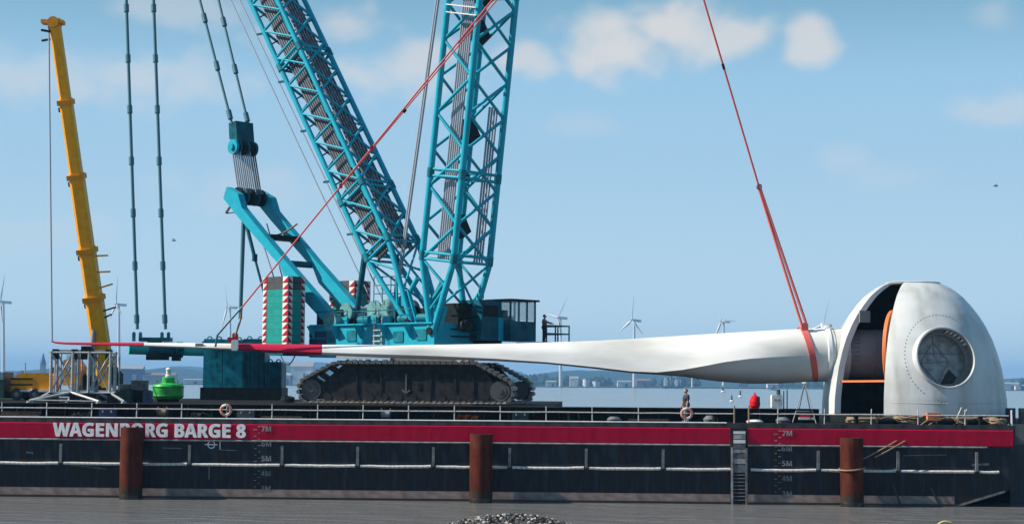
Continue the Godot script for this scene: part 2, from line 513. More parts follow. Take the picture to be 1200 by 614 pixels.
func build_far_shore() -> void:
	var n := FastNoiseLite.new()
	n.seed = 9
	n.frequency = 0.0016
	n.fractal_octaves = 4
	# the low land behind the water's edge
	var st := mesh()
	flat_quad(st, Vector3(-2600, 1.2, -2500), Vector3(2600, 1.2, -2500), Vector3(6000, 3, -9000), Vector3(-6000, 3, -9000), Vector3.UP)
	flat_quad(st, Vector3(-2600, -0.5, -2494), Vector3(2600, -0.5, -2494), Vector3(2600, 1.2, -2500), Vector3(-2600, 1.2, -2500), Vector3(0, 0.3, 1))
	structure(obj("far_shore", st, M.far_land), "low flat land along the far side of the water", "land")
	for row in [[-4300.0, 34.0, 26.0, 0.0], [-6500.0, 56.0, 36.0, 700.0]]:
		st = mesh()
		var z: float = row[0]
		var N := 160
		var X := -z * 0.5
		for i in N:
			for j in 3:
				var p := []
				for k in [[i, j], [i + 1, j], [i + 1, j + 1], [i, j + 1]]:
					var x: float = lerpf(-X, X, float(k[0]) / N)
					var h: float = maxf(2.0, row[1] + row[2] * n.get_noise_2d(x + row[3], z) * 1.8) * [0.0, 0.75, 1.0, 0.6][k[1]]
					p.append(Vector3(x, h, z - 300.0 * k[1]))
				var nn: Vector3 = (p[1] - p[0]).cross(p[3] - p[0]).normalized()
				if nn.y < 0:
					nn = -nn
				flat_quad(st, p[0], p[1], p[2], p[3], nn)
		structure(obj("hill_ridge", st, M.far_wood), "blue hazy wooded ridge on the horizon" if row[3] == 0.0 else "paler hill line furthest away on the horizon", "hills")
	# woods along the water's edge
	st = mesh()
	for k in 900:
		var px := rng.randf_range(-40, 1240)
		var d := rng.randf_range(3000, 3700)
		var v := n.get_noise_2d(px * 9.0, 40.0)
		if v < -0.12:
			continue
		var c := at_px(px, 450, d)
		var s := rng.randf_range(4.0, 7.5) * (1.0 + v)
		c.y = 1.0 + s * 0.7
		var q := Basis(Vector3.UP, rng.randf() * TAU).scaled(Vector3(s * 1.3, s, s))
		blob(st, c, q, 5)
		if rng.randf() < 0.6:
			blob(st, c + Vector3(rng.randf_range(-3, 3), s * 0.8, 1), q.scaled(Vector3(0.7, 0.8, 0.7)), 5)
	var wood := obj("shore_wood", st, M.far_wood)
	tag(wood, "far-off dark line of trees along the opposite shore", "trees")
	wood.set_meta("kind", "stuff")
	# buildings: [kind, left px, right px, top py, material, label]
	var rows := [
		["shed", 138, 166, 428, "far_blue", "solid blue factory hall behind the scaffold stand on the far shore"],
		["shed", 166, 204, 437, "far_grey", "low grey warehouse left of the green buoy on the far shore"],
		["hall", 340, 366, 424, "far_white", "white harbour hall with a stepped front left of the crane tracks"],
		["shed", 326, 342, 437, "far_white", "small pale shed beside the white harbour hall"],
		["shed", 214, 236, 444, "far_white", "long low white shed right of the green buoy"],
		["tower", 44, 52, 413, "far_grey", "pointed church steeple on the far shore at the left"],
		["chimney", 27, 29, 425, "far_grey", "thin chimney left of the church steeple"],
		["shed", 640, 652, 446, "far_white", "small white building left of the near turbine tower"],
		["hall", 668, 678, 441, "far_white", "white boat shed right of the turbine tower under the blade"],
		["tank", 683, 691, 443, "far_white", "short white storage tank on the far shore"],
		["tank", 694, 703, 446, "far_white", "low round white tank right of the short tank"],
		["shed", 724, 740, 446, "far_white", "long white shed at the foot of the middle turbine"],
		["shed", 746, 762, 444, "far_grey", "grey shed right of the middle turbine's foot"],
		["ship", 777, 788, 441, "far_white", "white ship with a tall superstructure on the far water"],
		["ship", 790, 800, 444, "far_white", "smaller white ship behind the standing man"],
		["chimney", 811, 812, 438, "far_white", "thin pale mast above the standing man"],
		["shed", 900, 912, 449, "far_white", "low white shed behind the white cabinet"],
		["hall", 1176, 1196, 448, "far_white", "pale harbour building right of the hub"],
		["shed", 1186, 1212, 451, "far_blue", "blue roofed shed at the right edge"],
	]
	for r in rows:
		far_building(r[0], r[1], r[2], r[3], M[r[4]], r[5])

func blob(st: SurfaceTool, c: Vector3, q: Basis, n: int) -> void:
	# a rough clump: two cones of unequal points
	var ring := []
	for k in n:
		var a := TAU * k / n
		ring.append(c + q * (Vector3(cos(a), rng.randf_range(-0.25, 0.25), sin(a)) * rng.randf_range(0.75, 1.1)))
	var t := c + q * Vector3(rng.randf_range(-0.2, 0.2), 1, 0)
	var b := c + q * Vector3(0, -1, 0)
	for k in n:
		var u: Vector3 = ring[k]
		var v: Vector3 = ring[(k + 1) % n]
		var m := ((u + v + t) / 3.0 - c).normalized()
		tri(st, u, v, t, m, m, m)
		m = ((u + v + b) / 3.0 - c).normalized()
		tri(st, u, v, b, m, m, m)

func far_building(kind: String, l: float, r: float, top: float, m: Material, label: String) -> void:
	var d := 2540.0 if kind != "ship" else 2380.0
	var a := at_px(l, 452, d)
	var b := at_px(r, 452, d)
	var w := b.x - a.x
	var c := (a + b) * 0.5
	var h := at_px((l + r) * 0.5, top, d).y - 1.0
	c.y = 1.0 if kind != "ship" else 0.0
	match kind:
		"shed", "hall":
			var o := thing("harbour_shed" if kind == "shed" else "harbour_hall", label, "building", c, "buildings on the far shore")
			var st := mesh()
			box(st, c + Vector3(0, h * 0.4, -8), Vector3(w, h * 0.8, 16))
			obj("wall", st, m, o)
			st = mesh()
			prism(st, PackedVector2Array([Vector2(-8.6, 0), Vector2(8.6, 0), Vector2(0, h * 0.2)]), c + Vector3(-w * 0.52, h * 0.8, -8), w * 1.04, Basis(Vector3(0, 0, -1), Vector3.UP, Vector3.RIGHT))
			obj("roof", st, M.far_grey if m != M.far_grey else M.far_brick, o)
			st = mesh()
			box(st, c + Vector3(w * 0.15, h * 0.25, 0.1), Vector3(w * 0.16, h * 0.5, 0.3))
			obj("door", st, M.far_blue if m != M.far_blue else M.far_grey, o)
			if kind == "hall":
				st = mesh()
				box(st, c + Vector3(w * 0.32, h * 0.25, 4.0), Vector3(w * 0.3, h * 0.5, 7.8))
				obj("annex", st, m, o)
		"tower":
			var o := thing("church_tower", label, "tower", c, "buildings on the far shore")
			var st := mesh()
			box(st, c + Vector3(0, h * 0.3, -4), Vector3(w * 0.7, h * 0.6, w * 0.7))
			obj("shaft", st, m, o)
			st = mesh()
			cyl(st, c + Vector3(0, h * 0.6, -4), c + Vector3(0, h, -4), w * 0.48, 0.1, 4)
			obj("spire", st, M.far_blue, o)
			st = mesh()
			box(st, c + Vector3(0, h * 0.16, -18), Vector3(w * 1.7, h * 0.32, 14))
			obj("nave", st, M.far_brick, o)
		"chimney":
			var o := thing("chimney", label, "chimney", c, "buildings on the far shore")
			var st := mesh()
			cyl(st, c, c + Vector3(0, h, 0), 1.5, 0.9, 10)
			obj("stack", st, m, o)
			st = mesh()
			cyl(st, c + Vector3(0, h * 0.93, 0), c + Vector3(0, h * 0.96, 0), 1.4, 1.4, 10)
			obj("rim", st, M.far_grey, o)
		"tank":
			var o := thing("storage_tank", label, "tank", c, "buildings on the far shore")
			var st := mesh()
			cyl(st, c, c + Vector3(0, h * 0.8, 0), w * 0.5, w * 0.5, 20)
			obj("shell", st, m, o)
			st = mesh()
			cyl(st, c + Vector3(0, h * 0.8, 0), c + Vector3(0, h, 0), w * 0.5, 0.4, 20)
			obj("dome", st, M.far_grey, o)
		"ship":
			var o := thing("ship", label, "ship", c, "ships on the far water")
			var st := mesh()
			prism(st, PackedVector2Array([Vector2(-w * 0.6, 3), Vector2(-w * 0.5, 0), Vector2(w * 0.5, 0), Vector2(w * 0.62, 3.4)]), c + Vector3(0, 0, -3), 6)
			obj("hull", st, M.far_blue, o)
			st = mesh()
			box(st, c + Vector3(-w * 0.2, 3 + h * 0.28, 0), Vector3(w * 0.34, h * 0.55, 4.6))
			box(st, c + Vector3(-w * 0.2, 3 + h * 0.66, 0), Vector3(w * 0.22, h * 0.2, 3.6))
			obj("superstructure", st, m, o)
			st = mesh()
			cyl(st, c + Vector3(w * 0.3, 3, 0), c + Vector3(w * 0.3, h, 0), 0.5, 0.25, 6)
			obj("mast", st, m, o)

func build_turbines() -> void:
	# [tower px, hub py, base py, depth, rotor turn in degrees, label]
	var rows := [
		[3.0, 354.0, 451.0, 2300.0, 100.0, "wind turbine at the left edge of the photo behind the yellow crane"],
		[138.5, 357.0, 451.0, 2400.0, 5.0, "wind turbine just right of the yellow boom with one blade straight up"],
		[269.0, 360.0, 452.0, 2450.0, 28.0, "wind turbine beside the teal ballast boxes left of the striped counterweight"],
		[657.0, 372.5, 453.0, 2500.0, 80.0, "wind turbine nearest the crane cab at its right"],
		[743.5, 375.5, 453.0, 2450.0, -4.0, "wind turbine above the middle of the white blade, one blade upright"],
		[848.5, 376.5, 454.0, 2550.0, 28.0, "wind turbine above the thick blade root with a V of two blades up"],
		[968.0, 381.0, 455.0, 2500.0, -18.0, "wind turbine mostly hidden behind the blade root beside the hub"],
	]
	for r in rows:
		var d: float = r[3]
		var base := at_px(r[0], r[2], d)
		base.y = 1.2
		var hub := at_px(r[0], r[1], d)
		var o := thing("wind_turbine", r[5], "wind turbine", base, "wind turbines on the far shore")
		var st := mesh()
		cyl(st, base, hub + Vector3(0, -1.2, 0), 2.6, 1.4, 14)
		obj("tower", st, M.turbine, o)
		var ax := Vector3(-0.88, 0.06, 0.47).normalized()
		st = mesh()
		bar(st, hub - ax * 10.5, hub + ax * 2.2, 3.2, 3.4)
		obj("nacelle", st, M.turbine, o)
		var rh := hub + ax * 4.0
		st = mesh()
		cyl(st, rh - ax * 1.6, rh + ax * 0.4, 1.7, 1.5, 12)
		cyl(st, rh + ax * 0.4, rh + ax * 2.4, 1.5, 0.2, 12)
		obj("spinner", st, M.turbine, o)
		var side := ax.cross(Vector3.UP).normalized()
		var upv := side.cross(ax).normalized()
		for k in 3:
			var a := deg_to_rad(r[4] + 120.0 * k)
			var v := upv * cos(a) + side * sin(a)
			var w := v.cross(ax).normalized() * 0.8 + ax * 0.6
			st = mesh()
			var L := 38.0
			var outl := [[0.0, 0.9, 0.9], [0.08, 1.0, 0.9], [0.22, 1.9, 0.5], [0.6, 1.1, 0.3], [0.97, 0.4, 0.12], [1.0, 0.1, 0.05]]
			var th := v.cross(w).normalized()
			for i in outl.size() - 1:
				var p: Array = outl[i]
				var q: Array = outl[i + 1]
				var A: Vector3 = rh + v * (p[0] * L)
				var B: Vector3 = rh + v * (q[0] * L)
				var ra := [A + w * p[1], A + th * p[2], A - w * p[1], A - th * p[2]]
				var rb := [B + w * q[1], B + th * q[2], B - w * q[1], B - th * q[2]]
				for j in 4:
					var jj := (j + 1) % 4
					var nn: Vector3 = ((ra[j] + ra[jj]) * 0.5 - A).normalized()
					flat_quad(st, ra[j], ra[jj], rb[jj], rb[j], nn)
			obj("blade", st, M.turbine, o)

# ------------------------------------------------------------------ the barge
func text_part(parent: Node3D, called: String, words: String, height: float, place: Vector3, basis: Basis, m: Material, width := 0.0, bold := 0.0) -> void:
	var f := SystemFont.new()
	f.font_names = PackedStringArray(["Droid Sans"])
	f.font_weight = 700
	var tm := TextMesh.new()
	tm.text = words
	tm.font = f
	tm.font_size = 64
	tm.pixel_size = height / 46.0
	tm.depth = 0.012
	tm.curve_step = 2.0
	var sx := 1.0
	if width > 0.0:
		sx = width / tm.get_aabb().size.x
	var st := SurfaceTool.new()
	st.begin(Mesh.PRIMITIVE_TRIANGLES)
	# a heavy face: the letter shapes laid over each other a little apart
	var offs := [Vector3.ZERO]
	if bold > 0.0:
		offs = [Vector3(-bold, 0, 0), Vector3(bold, 0, 0.0015), Vector3(0, bold * 0.6, 0.003), Vector3(0, -bold * 0.6, 0.0045), Vector3(-bold * 0.7, bold * 0.5, 0.006), Vector3(bold * 0.7, -bold * 0.5, 0.0075)]
	for v in offs:
		st.append_from(tm, 0, Transform3D(basis.scaled_local(Vector3(sx, 1, 1)), place + basis * v))
	var keep := T
	T = Transform3D()
	obj(called, st, m, parent)
	T = keep

func build_barge() -> void:
	T = barge_frame
	var o := thing("barge", "long dark barge with a crimson stripe and white name lettering along its side", "barge", T * Vector3(-10, 0, -18))
	var L := -60.0
	var R := 28.3
	var st := mesh()
	prism(st, PackedVector2Array([Vector2(L, -1.3), Vector2(22.5, -1.3), Vector2(25.0, 0.0), Vector2(27.7, 0.85), Vector2(R, 1.15), Vector2(R, DECK), Vector2(L, DECK)]), Vector3(0, 0, -36), 36.0)
	obj("hull", st, M.hull, o)
	st = mesh()
	box(st, Vector3((L + R) * 0.5, DECK + 0.006, -18), Vector3(R - L - 0.1, 0.012, 35.9))
	obj("deck_plating", st, M.deck, o)
	# raised working deck with stiffeners along its side
	st = mesh()
	box(st, Vector3((L + 2.3) * 0.5, (DECK + TOP) * 0.5 + 0.01, -18.6), Vector3(2.3 - L, TOP - DECK - 0.02, 32.4))
	box(st, Vector3((2.3 + 17.7) * 0.5, (DECK + TOP) * 0.5 + 0.01, -3.6), Vector3(15.4, TOP - DECK - 0.02, 2.4))
	obj("raised_deck", st, M.deck_side, o)
	st = mesh()
	box(st, Vector3((L + 2.3) * 0.5, TOP - 0.004, -18.6), Vector3(2.4 - L, 0.016, 32.6))
	box(st, Vector3((2.42 + 17.8) * 0.5, TOP - 0.004, -3.6), Vector3(15.36, 0.016, 2.6))
	obj("raised_deck_top", st, M.deck, o)
	for k in 33:
		var x := 17.2 - k * 1.45
		st = mesh()
		prism(st, PackedVector2Array([Vector2(0, 0), Vector2(0.42, 0), Vector2(0.12, 0.74), Vector2(0, 0.74)]), Vector3(x, DECK + 0.012, -2.4), 0.04, Basis(Vector3.BACK, Vector3.UP, Vector3.LEFT))
		obj("deck_bracket", st, M.deck_side, o)
	# gunwale, crimson stripe and its lower edge
	st = mesh()
	box(st, Vector3((L + R) * 0.5, 4.40, 0.06), Vector3(R - L, 0.25, 0.12))
	obj("gunwale", st, M.gunwale, o)
	st = mesh()
	prism(st, PackedVector2Array([Vector2(0, 3.34), Vector2(0.14, 3.40), Vector2(0.16, 4.22), Vector2(0.10, 4.272), Vector2(0, 4.272)]), Vector3(L, 0, 0), R - 0.15 - L, Basis(Vector3.BACK, Vector3.UP, Vector3.RIGHT).orthonormalized() if false else Basis(Vector3(0, 0, 1), Vector3(0, 1, 0), Vector3(1, 0, 0)))
	obj("crimson_stripe", st, M.crimson, o)
	st = mesh()
	cyl(st, Vector3(L, 3.31, 0.10), Vector3(R - 1.6, 3.31, 0.10), 0.055, 0.055, 8)
	obj("stripe_edge", st, M.pale_edge, o)
	st = mesh()
	cyl(st, Vector3(L, DECK + 0.03, 0.03), Vector3(12.2, DECK + 0.03, 0.03), 0.045, 0.045, 6)
	obj("deck_edge_pipe", st, M.white, o)
	# dried mud above the waterline, wet below it
	st = mesh()
	box(st, Vector3((L + 24.9) * 0.5, 0.33, 0.003), Vector3(24.9 - L, 0.46, 0.006))
	obj("mud_band", st, M.mud, o)
	st = mesh()
	box(st, Vector3((L + 25.0) * 0.5, 0.05, 0.005), Vector3(25.0 - L, 0.17, 0.012))
	obj("wet_band", st, M.wet, o)
	# ribs and the white rubbing strake between them
	var rib_px := [-108.0, -19.0, 70.0, 223.0, 332.5, 421.3, 510.0, 599.0, 688.0, 777.0, 858.5, 955.5, 1046.5, 1136.0]
	var xs := []
	for p in rib_px:
		xs.append((p - 600.0) / 20.52)
	for x in xs:
		st = mesh()
		box(st, Vector3(x, 2.5, 0.09), Vector3(0.15, 1.08, 0.18))
		obj("fender_rib", st, M.grey_rib, o)
	xs[10] = (860.0 - 600.0) / 20.52
	for i in xs.size():
		var a: float = xs[i] + 0.16
		var b: float = (xs[i + 1] - 0.14) if i + 1 < xs.size() else R - 0.95
		if i == 10:
			a = (878.0 - 600.0) / 20.52
		st = mesh()
		var p := []
		for k in 9:
			var t := k / 8.0
			p.append(Vector3(lerpf(a, b, t), 1.95 + rng.randf_range(-0.012, 0.012) - 0.03 * sin(t * PI), 0.1))
		tube(st, p, 0.085, 8)
		obj("rubbing_strake", st, M.white_strake, o)
	# faint horizontal weld seams of the plating
	for k in 14:
		st = mesh()
		box(st, Vector3(-30.0 + k * 4.33 + 1.9, 1.24, 0.003), Vector3(0.03, 1.36, 0.012))
		obj("weld_seam", st, M.hull, o)
	for y in [1.15, 2.35, 2.8]:
		st = mesh()
		box(st, Vector3((L + 26.5) * 0.5, y, 0.004), Vector3(26.5 - L, 0.03, 0.014))
		obj("weld_seam", st, M.hull, o)
	for s in [[1048.0, 569.0, 1056.0, 591.0], [1092.0, 572.0, 1102.0, 592.0]]:
		var a := on_plane(s[0], s[1], barge_frame, 0.03)
		var b := on_plane(s[2], s[3], barge_frame, 0.03)
		st = mesh()
		bar(st, a, b, 0.1, 0.03, Vector3.BACK)
		obj("chine_strap", st, M.wet, o)
	st = mesh()
	bar(st, Vector3(25.0, 0.02, 0.02), Vector3(27.7, 0.87, 0.02), 0.12, 0.04, Vector3.BACK)
	obj("rake_edge", st, M.grey_rib, o)
	# scrapes and rust runs on the plating
	for s in [[75.0, 544.0, 120.0, 549.0, 0.05], [96.0, 546.5, 124.0, 550.0, 0.03], [190.0, 525.0, 212.0, 525.5, 0.05], [256.0, 527.0, 276.0, 528.0, 0.05], [1140.0, 545.0, 1160.0, 544.0, 0.12], [1060.0, 534.0, 1110.0, 533.0, 0.03], [30.0, 530.0, 38.0, 531.0, 0.1]]:
		st = mesh()
		bar(st, on_plane(s[0], s[1], barge_frame, 0.006), on_plane(s[2], s[3], barge_frame, 0.006), s[4], 0.012, Vector3.BACK)
		obj("scrape", st, M.grey_rib, o)
	# rust runs below the stripe and the strake
	for k in 26:
		var x := rng.randf_range(-29.0, 27.0)
		var y := 3.25 if k % 2 else 1.85
		var len := rng.randf_range(0.25, 0.95)
		var w := rng.randf_range(0.05, 0.14)
		st = mesh()
		flat_quad(st, Vector3(x - w * 0.5, y, 0.005), Vector3(x + w * 0.5, y, 0.005), Vector3(x + w * 0.12, y - len, 0.005), Vector3(x - w * 0.12, y - len, 0.005), Vector3.BACK)
		obj("rust_run", st, M.rust if k % 3 == 0 else M.weed, o)
	# load line mark: ring, line and letters
	st = mesh()
	var c := on_plane(247.0, 521.0, barge_frame, 0.02)
	torus(st, c, Vector3.BACK, 0.2, 0.03, 24, 4)
	bar(st, c + Vector3(-0.36, 0, 0), c + Vector3(0.36, 0, 0), 0.05, 0.02, Vector3.BACK)
	bar(st, c + Vector3(0.5, 0.2, 0), c + Vector3(0.5, -0.25, 0), 0.04, 0.02, Vector3.BACK)
	bar(st, c + Vector3(0.5, 0.2, 0), c + Vector3(0.75, 0.2, 0), 0.04, 0.02, Vector3.BACK)
	obj("load_line_mark", st, M.lettering, o)
	st = mesh()
	bar(st, Vector3(c.x - 0.1, 1.1, 0.01), Vector3(c.x - 0.1, 1.85, 0.01), 0.05, 0.02, Vector3.BACK)
	obj("load_line_mark", st, M.grey_rib, o)
	# name
	var q := barge_frame.basis
	var a0 := on_plane(62.0, 500.0, barge_frame, 0.175)
	var b0 := on_plane(287.5, 500.5, barge_frame, 0.175)
	text_part(o, "name_lettering", "WAGENBORG BARGE 8", 0.74, barge_frame * Vector3((a0.x + b0.x) * 0.5, 3.845, 0.172), q, M.lettering, b0.x - a0.x, 0.03)
	# draught marks
	for px in [301.0, 912.0]:
		var x := on_plane(px, 540.0, barge_frame, 0.0).x
		for k in 22:
			var y := 0.35 + k * 0.18
			var z := 0.17 if y > 3.38 and y < 4.27 else (0.125 if y > 4.2 else 0.008)
			st = mesh()
			box(st, Vector3(x + (0.1 if k % 2 else -0.12), y, z), Vector3(0.14 if k % 5 else 0.22, 0.045, 0.012))
			obj("draught_tick", st, M.pale_edge if k > 12 else M.grey_rib, o)
		for k in 5:
			var y: float = [0.61, 1.46, 2.31, 3.14, 4.0][k]
			var z := 0.172 if y > 3.38 else 0.012
			text_part(o, "draught_number", "%dM" % (3 + k), 0.3, barge_frame * Vector3(x + 0.52, y, z), q, M.pale_edge if k > 1 else M.grey_rib)
	# ladder let into the side
	var lx := on_plane(866.5, 540.0, barge_frame, 0.1).x
	var ladder := Node3D.new()
	ladder.name = "ladder"
	o.add_child(ladder)
	st = mesh()
	box(st, Vector3(lx, 2.15, 0.165), Vector3(0.98, 4.25, 0.012))
	obj("recess", st, M.hull, ladder)
	for s in [-1, 1]:
		st = mesh()
		box(st, Vector3(lx + 0.4 * s, 1.6 if s < 0 else 1.55, 0.22), Vector3(0.11, 3.2, 0.1))
		obj("stile", st, M.grey_rib if s > 0 else M.pale_edge, ladder)
	for k in 8:
		st = mesh()
		cyl(st, Vector3(lx - 0.34, 0.25 + k * 0.2, 0.22), Vector3(lx + 0.34, 0.25 + k * 0.2, 0.22), 0.024, 0.024, 6)
		obj("rung", st, M.grey_rib, ladder)
	var yy := 4.12
	for k in 8:
		st = mesh()
		var hh: float = [0.2, 0.28, 0.24, 0.3, 0.24, 0.26, 0.34, 0.5][k]
		box(st, Vector3(lx + 0.02, yy - hh * 0.5, 0.21), Vector3(0.66, hh - 0.045, 0.06))
		obj("plate", st, [M.white, M.pale_edge, M.white, M.crate_grey, M.pale_edge, M.crate_grey, M.pale_edge, M.crate_grey][k], ladder)
		yy -= hh
	# railing along the near edge
	var gap0 := on_plane(861.0, 484.0, barge_frame, -0.25).x
	var gap1 := on_plane(878.0, 484.0, barge_frame, -0.25).x
	for k in range(-9, 16):
		var x := -11.1 + 2.62 * k
		if x > gap0 - 0.6 and x < gap1 + 0.6:
			continue
		st = mesh()
		cyl(st, Vector3(x, DECK, -0.25), Vector3(x + rng.randf_range(-0.02, 0.02), DECK + 0.88, -0.25), 0.034, 0.03, 6)
		obj("rail_post", st, M.rail, o)
	for x in [gap0, gap1]:
		st = mesh()
		cyl(st, Vector3(x, DECK, -0.25), Vector3(x, DECK + 1.0, -0.25), 0.05, 0.05, 6)
		obj("rail_post", st, M.manila, o)
	for seg in [[L, gap0], [gap1, 28.0]]:
		var p := []
		var n := int((seg[1] - seg[0]) / 1.31) + 1
		for k in n + 1:
			p.append(Vector3(lerpf(seg[0], seg[1], float(k) / n), DECK + 0.55 + rng.randf_range(-0.012, 0.012), -0.25))
		st = mesh()
		tube(st, p, 0.038, 6)
		obj("hand_rail", st, M.rail, o)
	# mooring bollards on the side deck
	for px in [30.0, 108.0, 668.0, 680.0, 838.0, 1004.0, 1150.0]:
		var x := on_plane(px, 494.0, barge_frame, -1.0).x
		st = mesh()
		cyl(st, Vector3(x, DECK, -1.0), Vector3(x, DECK + 0.5, -1.0), 0.13, 0.13, 12)
		cyl(st, Vector3(x, DECK + 0.46, -1.0), Vector3(x, DECK + 0.54, -1.0), 0.18, 0.18, 12)
		obj("bollard", st, M.deck_side, o)
	T = Transform3D()

func build_pontoon() -> void:
	T = barge_frame
	var a := on_plane(1184.0, 500.0, barge_frame, -3.0)
	var o := thing("pontoon", "grey steel pontoon end beyond the barge's right end", "pontoon", T * Vector3(a.x + 12, 0, -12))
	var st := mesh()
	box(st, Vector3(a.x + 12.0, 1.3, -12), Vector3(24, 4.2, 18))
	obj("hull", st, M.pontoon_dark, o)
	st = mesh()
	box(st, Vector3(a.x + 12.0, 3.98, -12), Vector3(24.1, 1.16, 18.1))
	obj("side_plating", st, M.pontoon, o)
	st = mesh()
	box(st, Vector3(a.x + 12.0, 4.57, -12), Vector3(24, 0.02, 18))
	obj("deck", st, M.deck, o)
	for k in 4:
		st = mesh()
		cyl(st, Vector3(a.x + 0.2 + k * 1.1, 4.58, -3.3), Vector3(a.x + 0.2 + k * 1.1, 5.35, -3.3), 0.06, 0.06, 8)
		obj("rail_post", st, M.rail, o)
	T = Transform3D()
	T = barge_frame
	# things lying on it
	for k in 3:
		var x: float = a.x + 0.35 + k * 0.75
		var g := thing("oil_drum", ["dark drum at the left of three at the right edge of the photo", "middle dark drum of three at the right edge of the photo", "rightmost dark drum at the edge of the photo"][k], "drum", T * Vector3(x, 4.58, -4.2), "drums on the pontoon")
		st = mesh()
		lathe(st, [Vector2(0.0, 0.0), Vector2(0.29, 0.0), Vector2(0.29, 0.28), Vector2(0.31, 0.3), Vector2(0.29, 0.32), Vector2(0.29, 0.58), Vector2(0.31, 0.6), Vector2(0.29, 0.62), Vector2(0.29, 0.88), Vector2(0.26, 0.88), Vector2(0.0, 0.86)], Vector3(x, 4.58, -4.2), Basis(), 16)
		obj("body", st, [M.navy, M.crate_grey, M.dark_machine][k], g)
		st = mesh()
		cyl(st, Vector3(x + 0.15, 5.43, -4.2), Vector3(x + 0.15, 5.47, -4.2), 0.04, 0.04, 8)
		obj("bung", st, M.rail, g)
	T = Transform3D()

func build_piles() -> void:
	var rows := [[153.0, 501.0, "left rust-brown steel mooring pile in front of the name lettering"], [563.7, 508.5, "middle rust-brown steel mooring pile before the barge's centre"], [999.0, 513.0, "right rust-brown steel mooring pile with a rope tied round it"]]
	for r in rows:
		var front := on_plane(r[0], 540.0, barge_frame, 0.9)
		var c := barge_frame * Vector3(front.x, 0, 0.86)
		var top: float = at_px(r[0], r[1], -c.z).y
		var o := thing("mooring_pile", r[2], "pile", c, "steel mooring piles in front of the barge")
		var st := mesh()
		var R := 0.645
		# tube with a plate thickness at its open top
		lathe(st, [Vector2(R, -3.0), Vector2(R, top - 0.02), Vector2(R - 0.02, top), Vector2(R - 0.09, top), Vector2(R - 0.10, top - 0.5), Vector2(0, top - 0.5)], Vector3(c.x, 0, c.z), Basis(), 40)
		obj("shell", st, M.rust, o)
		for y in [1.35, 2.75]:
			st = mesh()
			torus(st, Vector3(c.x, y + rng.randf_range(-0.2, 0.2), c.z), Vector3.UP, R, 0.018, 40, 5)
			obj("weld_bead", st, M.rust, o)
		st = mesh()
		lathe(st, [Vector2(R + 0.012, -0.3), Vector2(R + 0.012, 0.22), Vector2(R, 0.26)], Vector3(c.x, 0, c.z), Basis(), 40)
		obj("wet_foot", st, M.wet, o)
		# weed and tide stain with a ragged upper edge
		st = mesh()
		var edge := []
		for k in 49:
			edge.append(0.62 + 0.16 * sin(k * 1.3 + c.x) + rng.randf_range(-0.12, 0.12))
		edge[48] = edge[0]
		for k in 48:
			var ua := Vector3(sin(TAU * k / 48.0), 0, cos(TAU * k / 48.0))
			var ub := Vector3(sin(TAU * (k + 1) / 48.0), 0, cos(TAU * (k + 1) / 48.0))
			var P := [c + ua * (R + 0.006) + Vector3(0, 0.2, 0), c + ub * (R + 0.006) + Vector3(0, 0.2, 0), c + ub * (R + 0.006) + Vector3(0, edge[k + 1], 0), c + ua * (R + 0.006) + Vector3(0, edge[k], 0)]
			tri(st, P[0], P[1], P[2], ua, ub, ub)
			tri(st, P[0], P[2], P[3], ua, ub, ua)
		obj("tide_stain", st, M.weed, o)

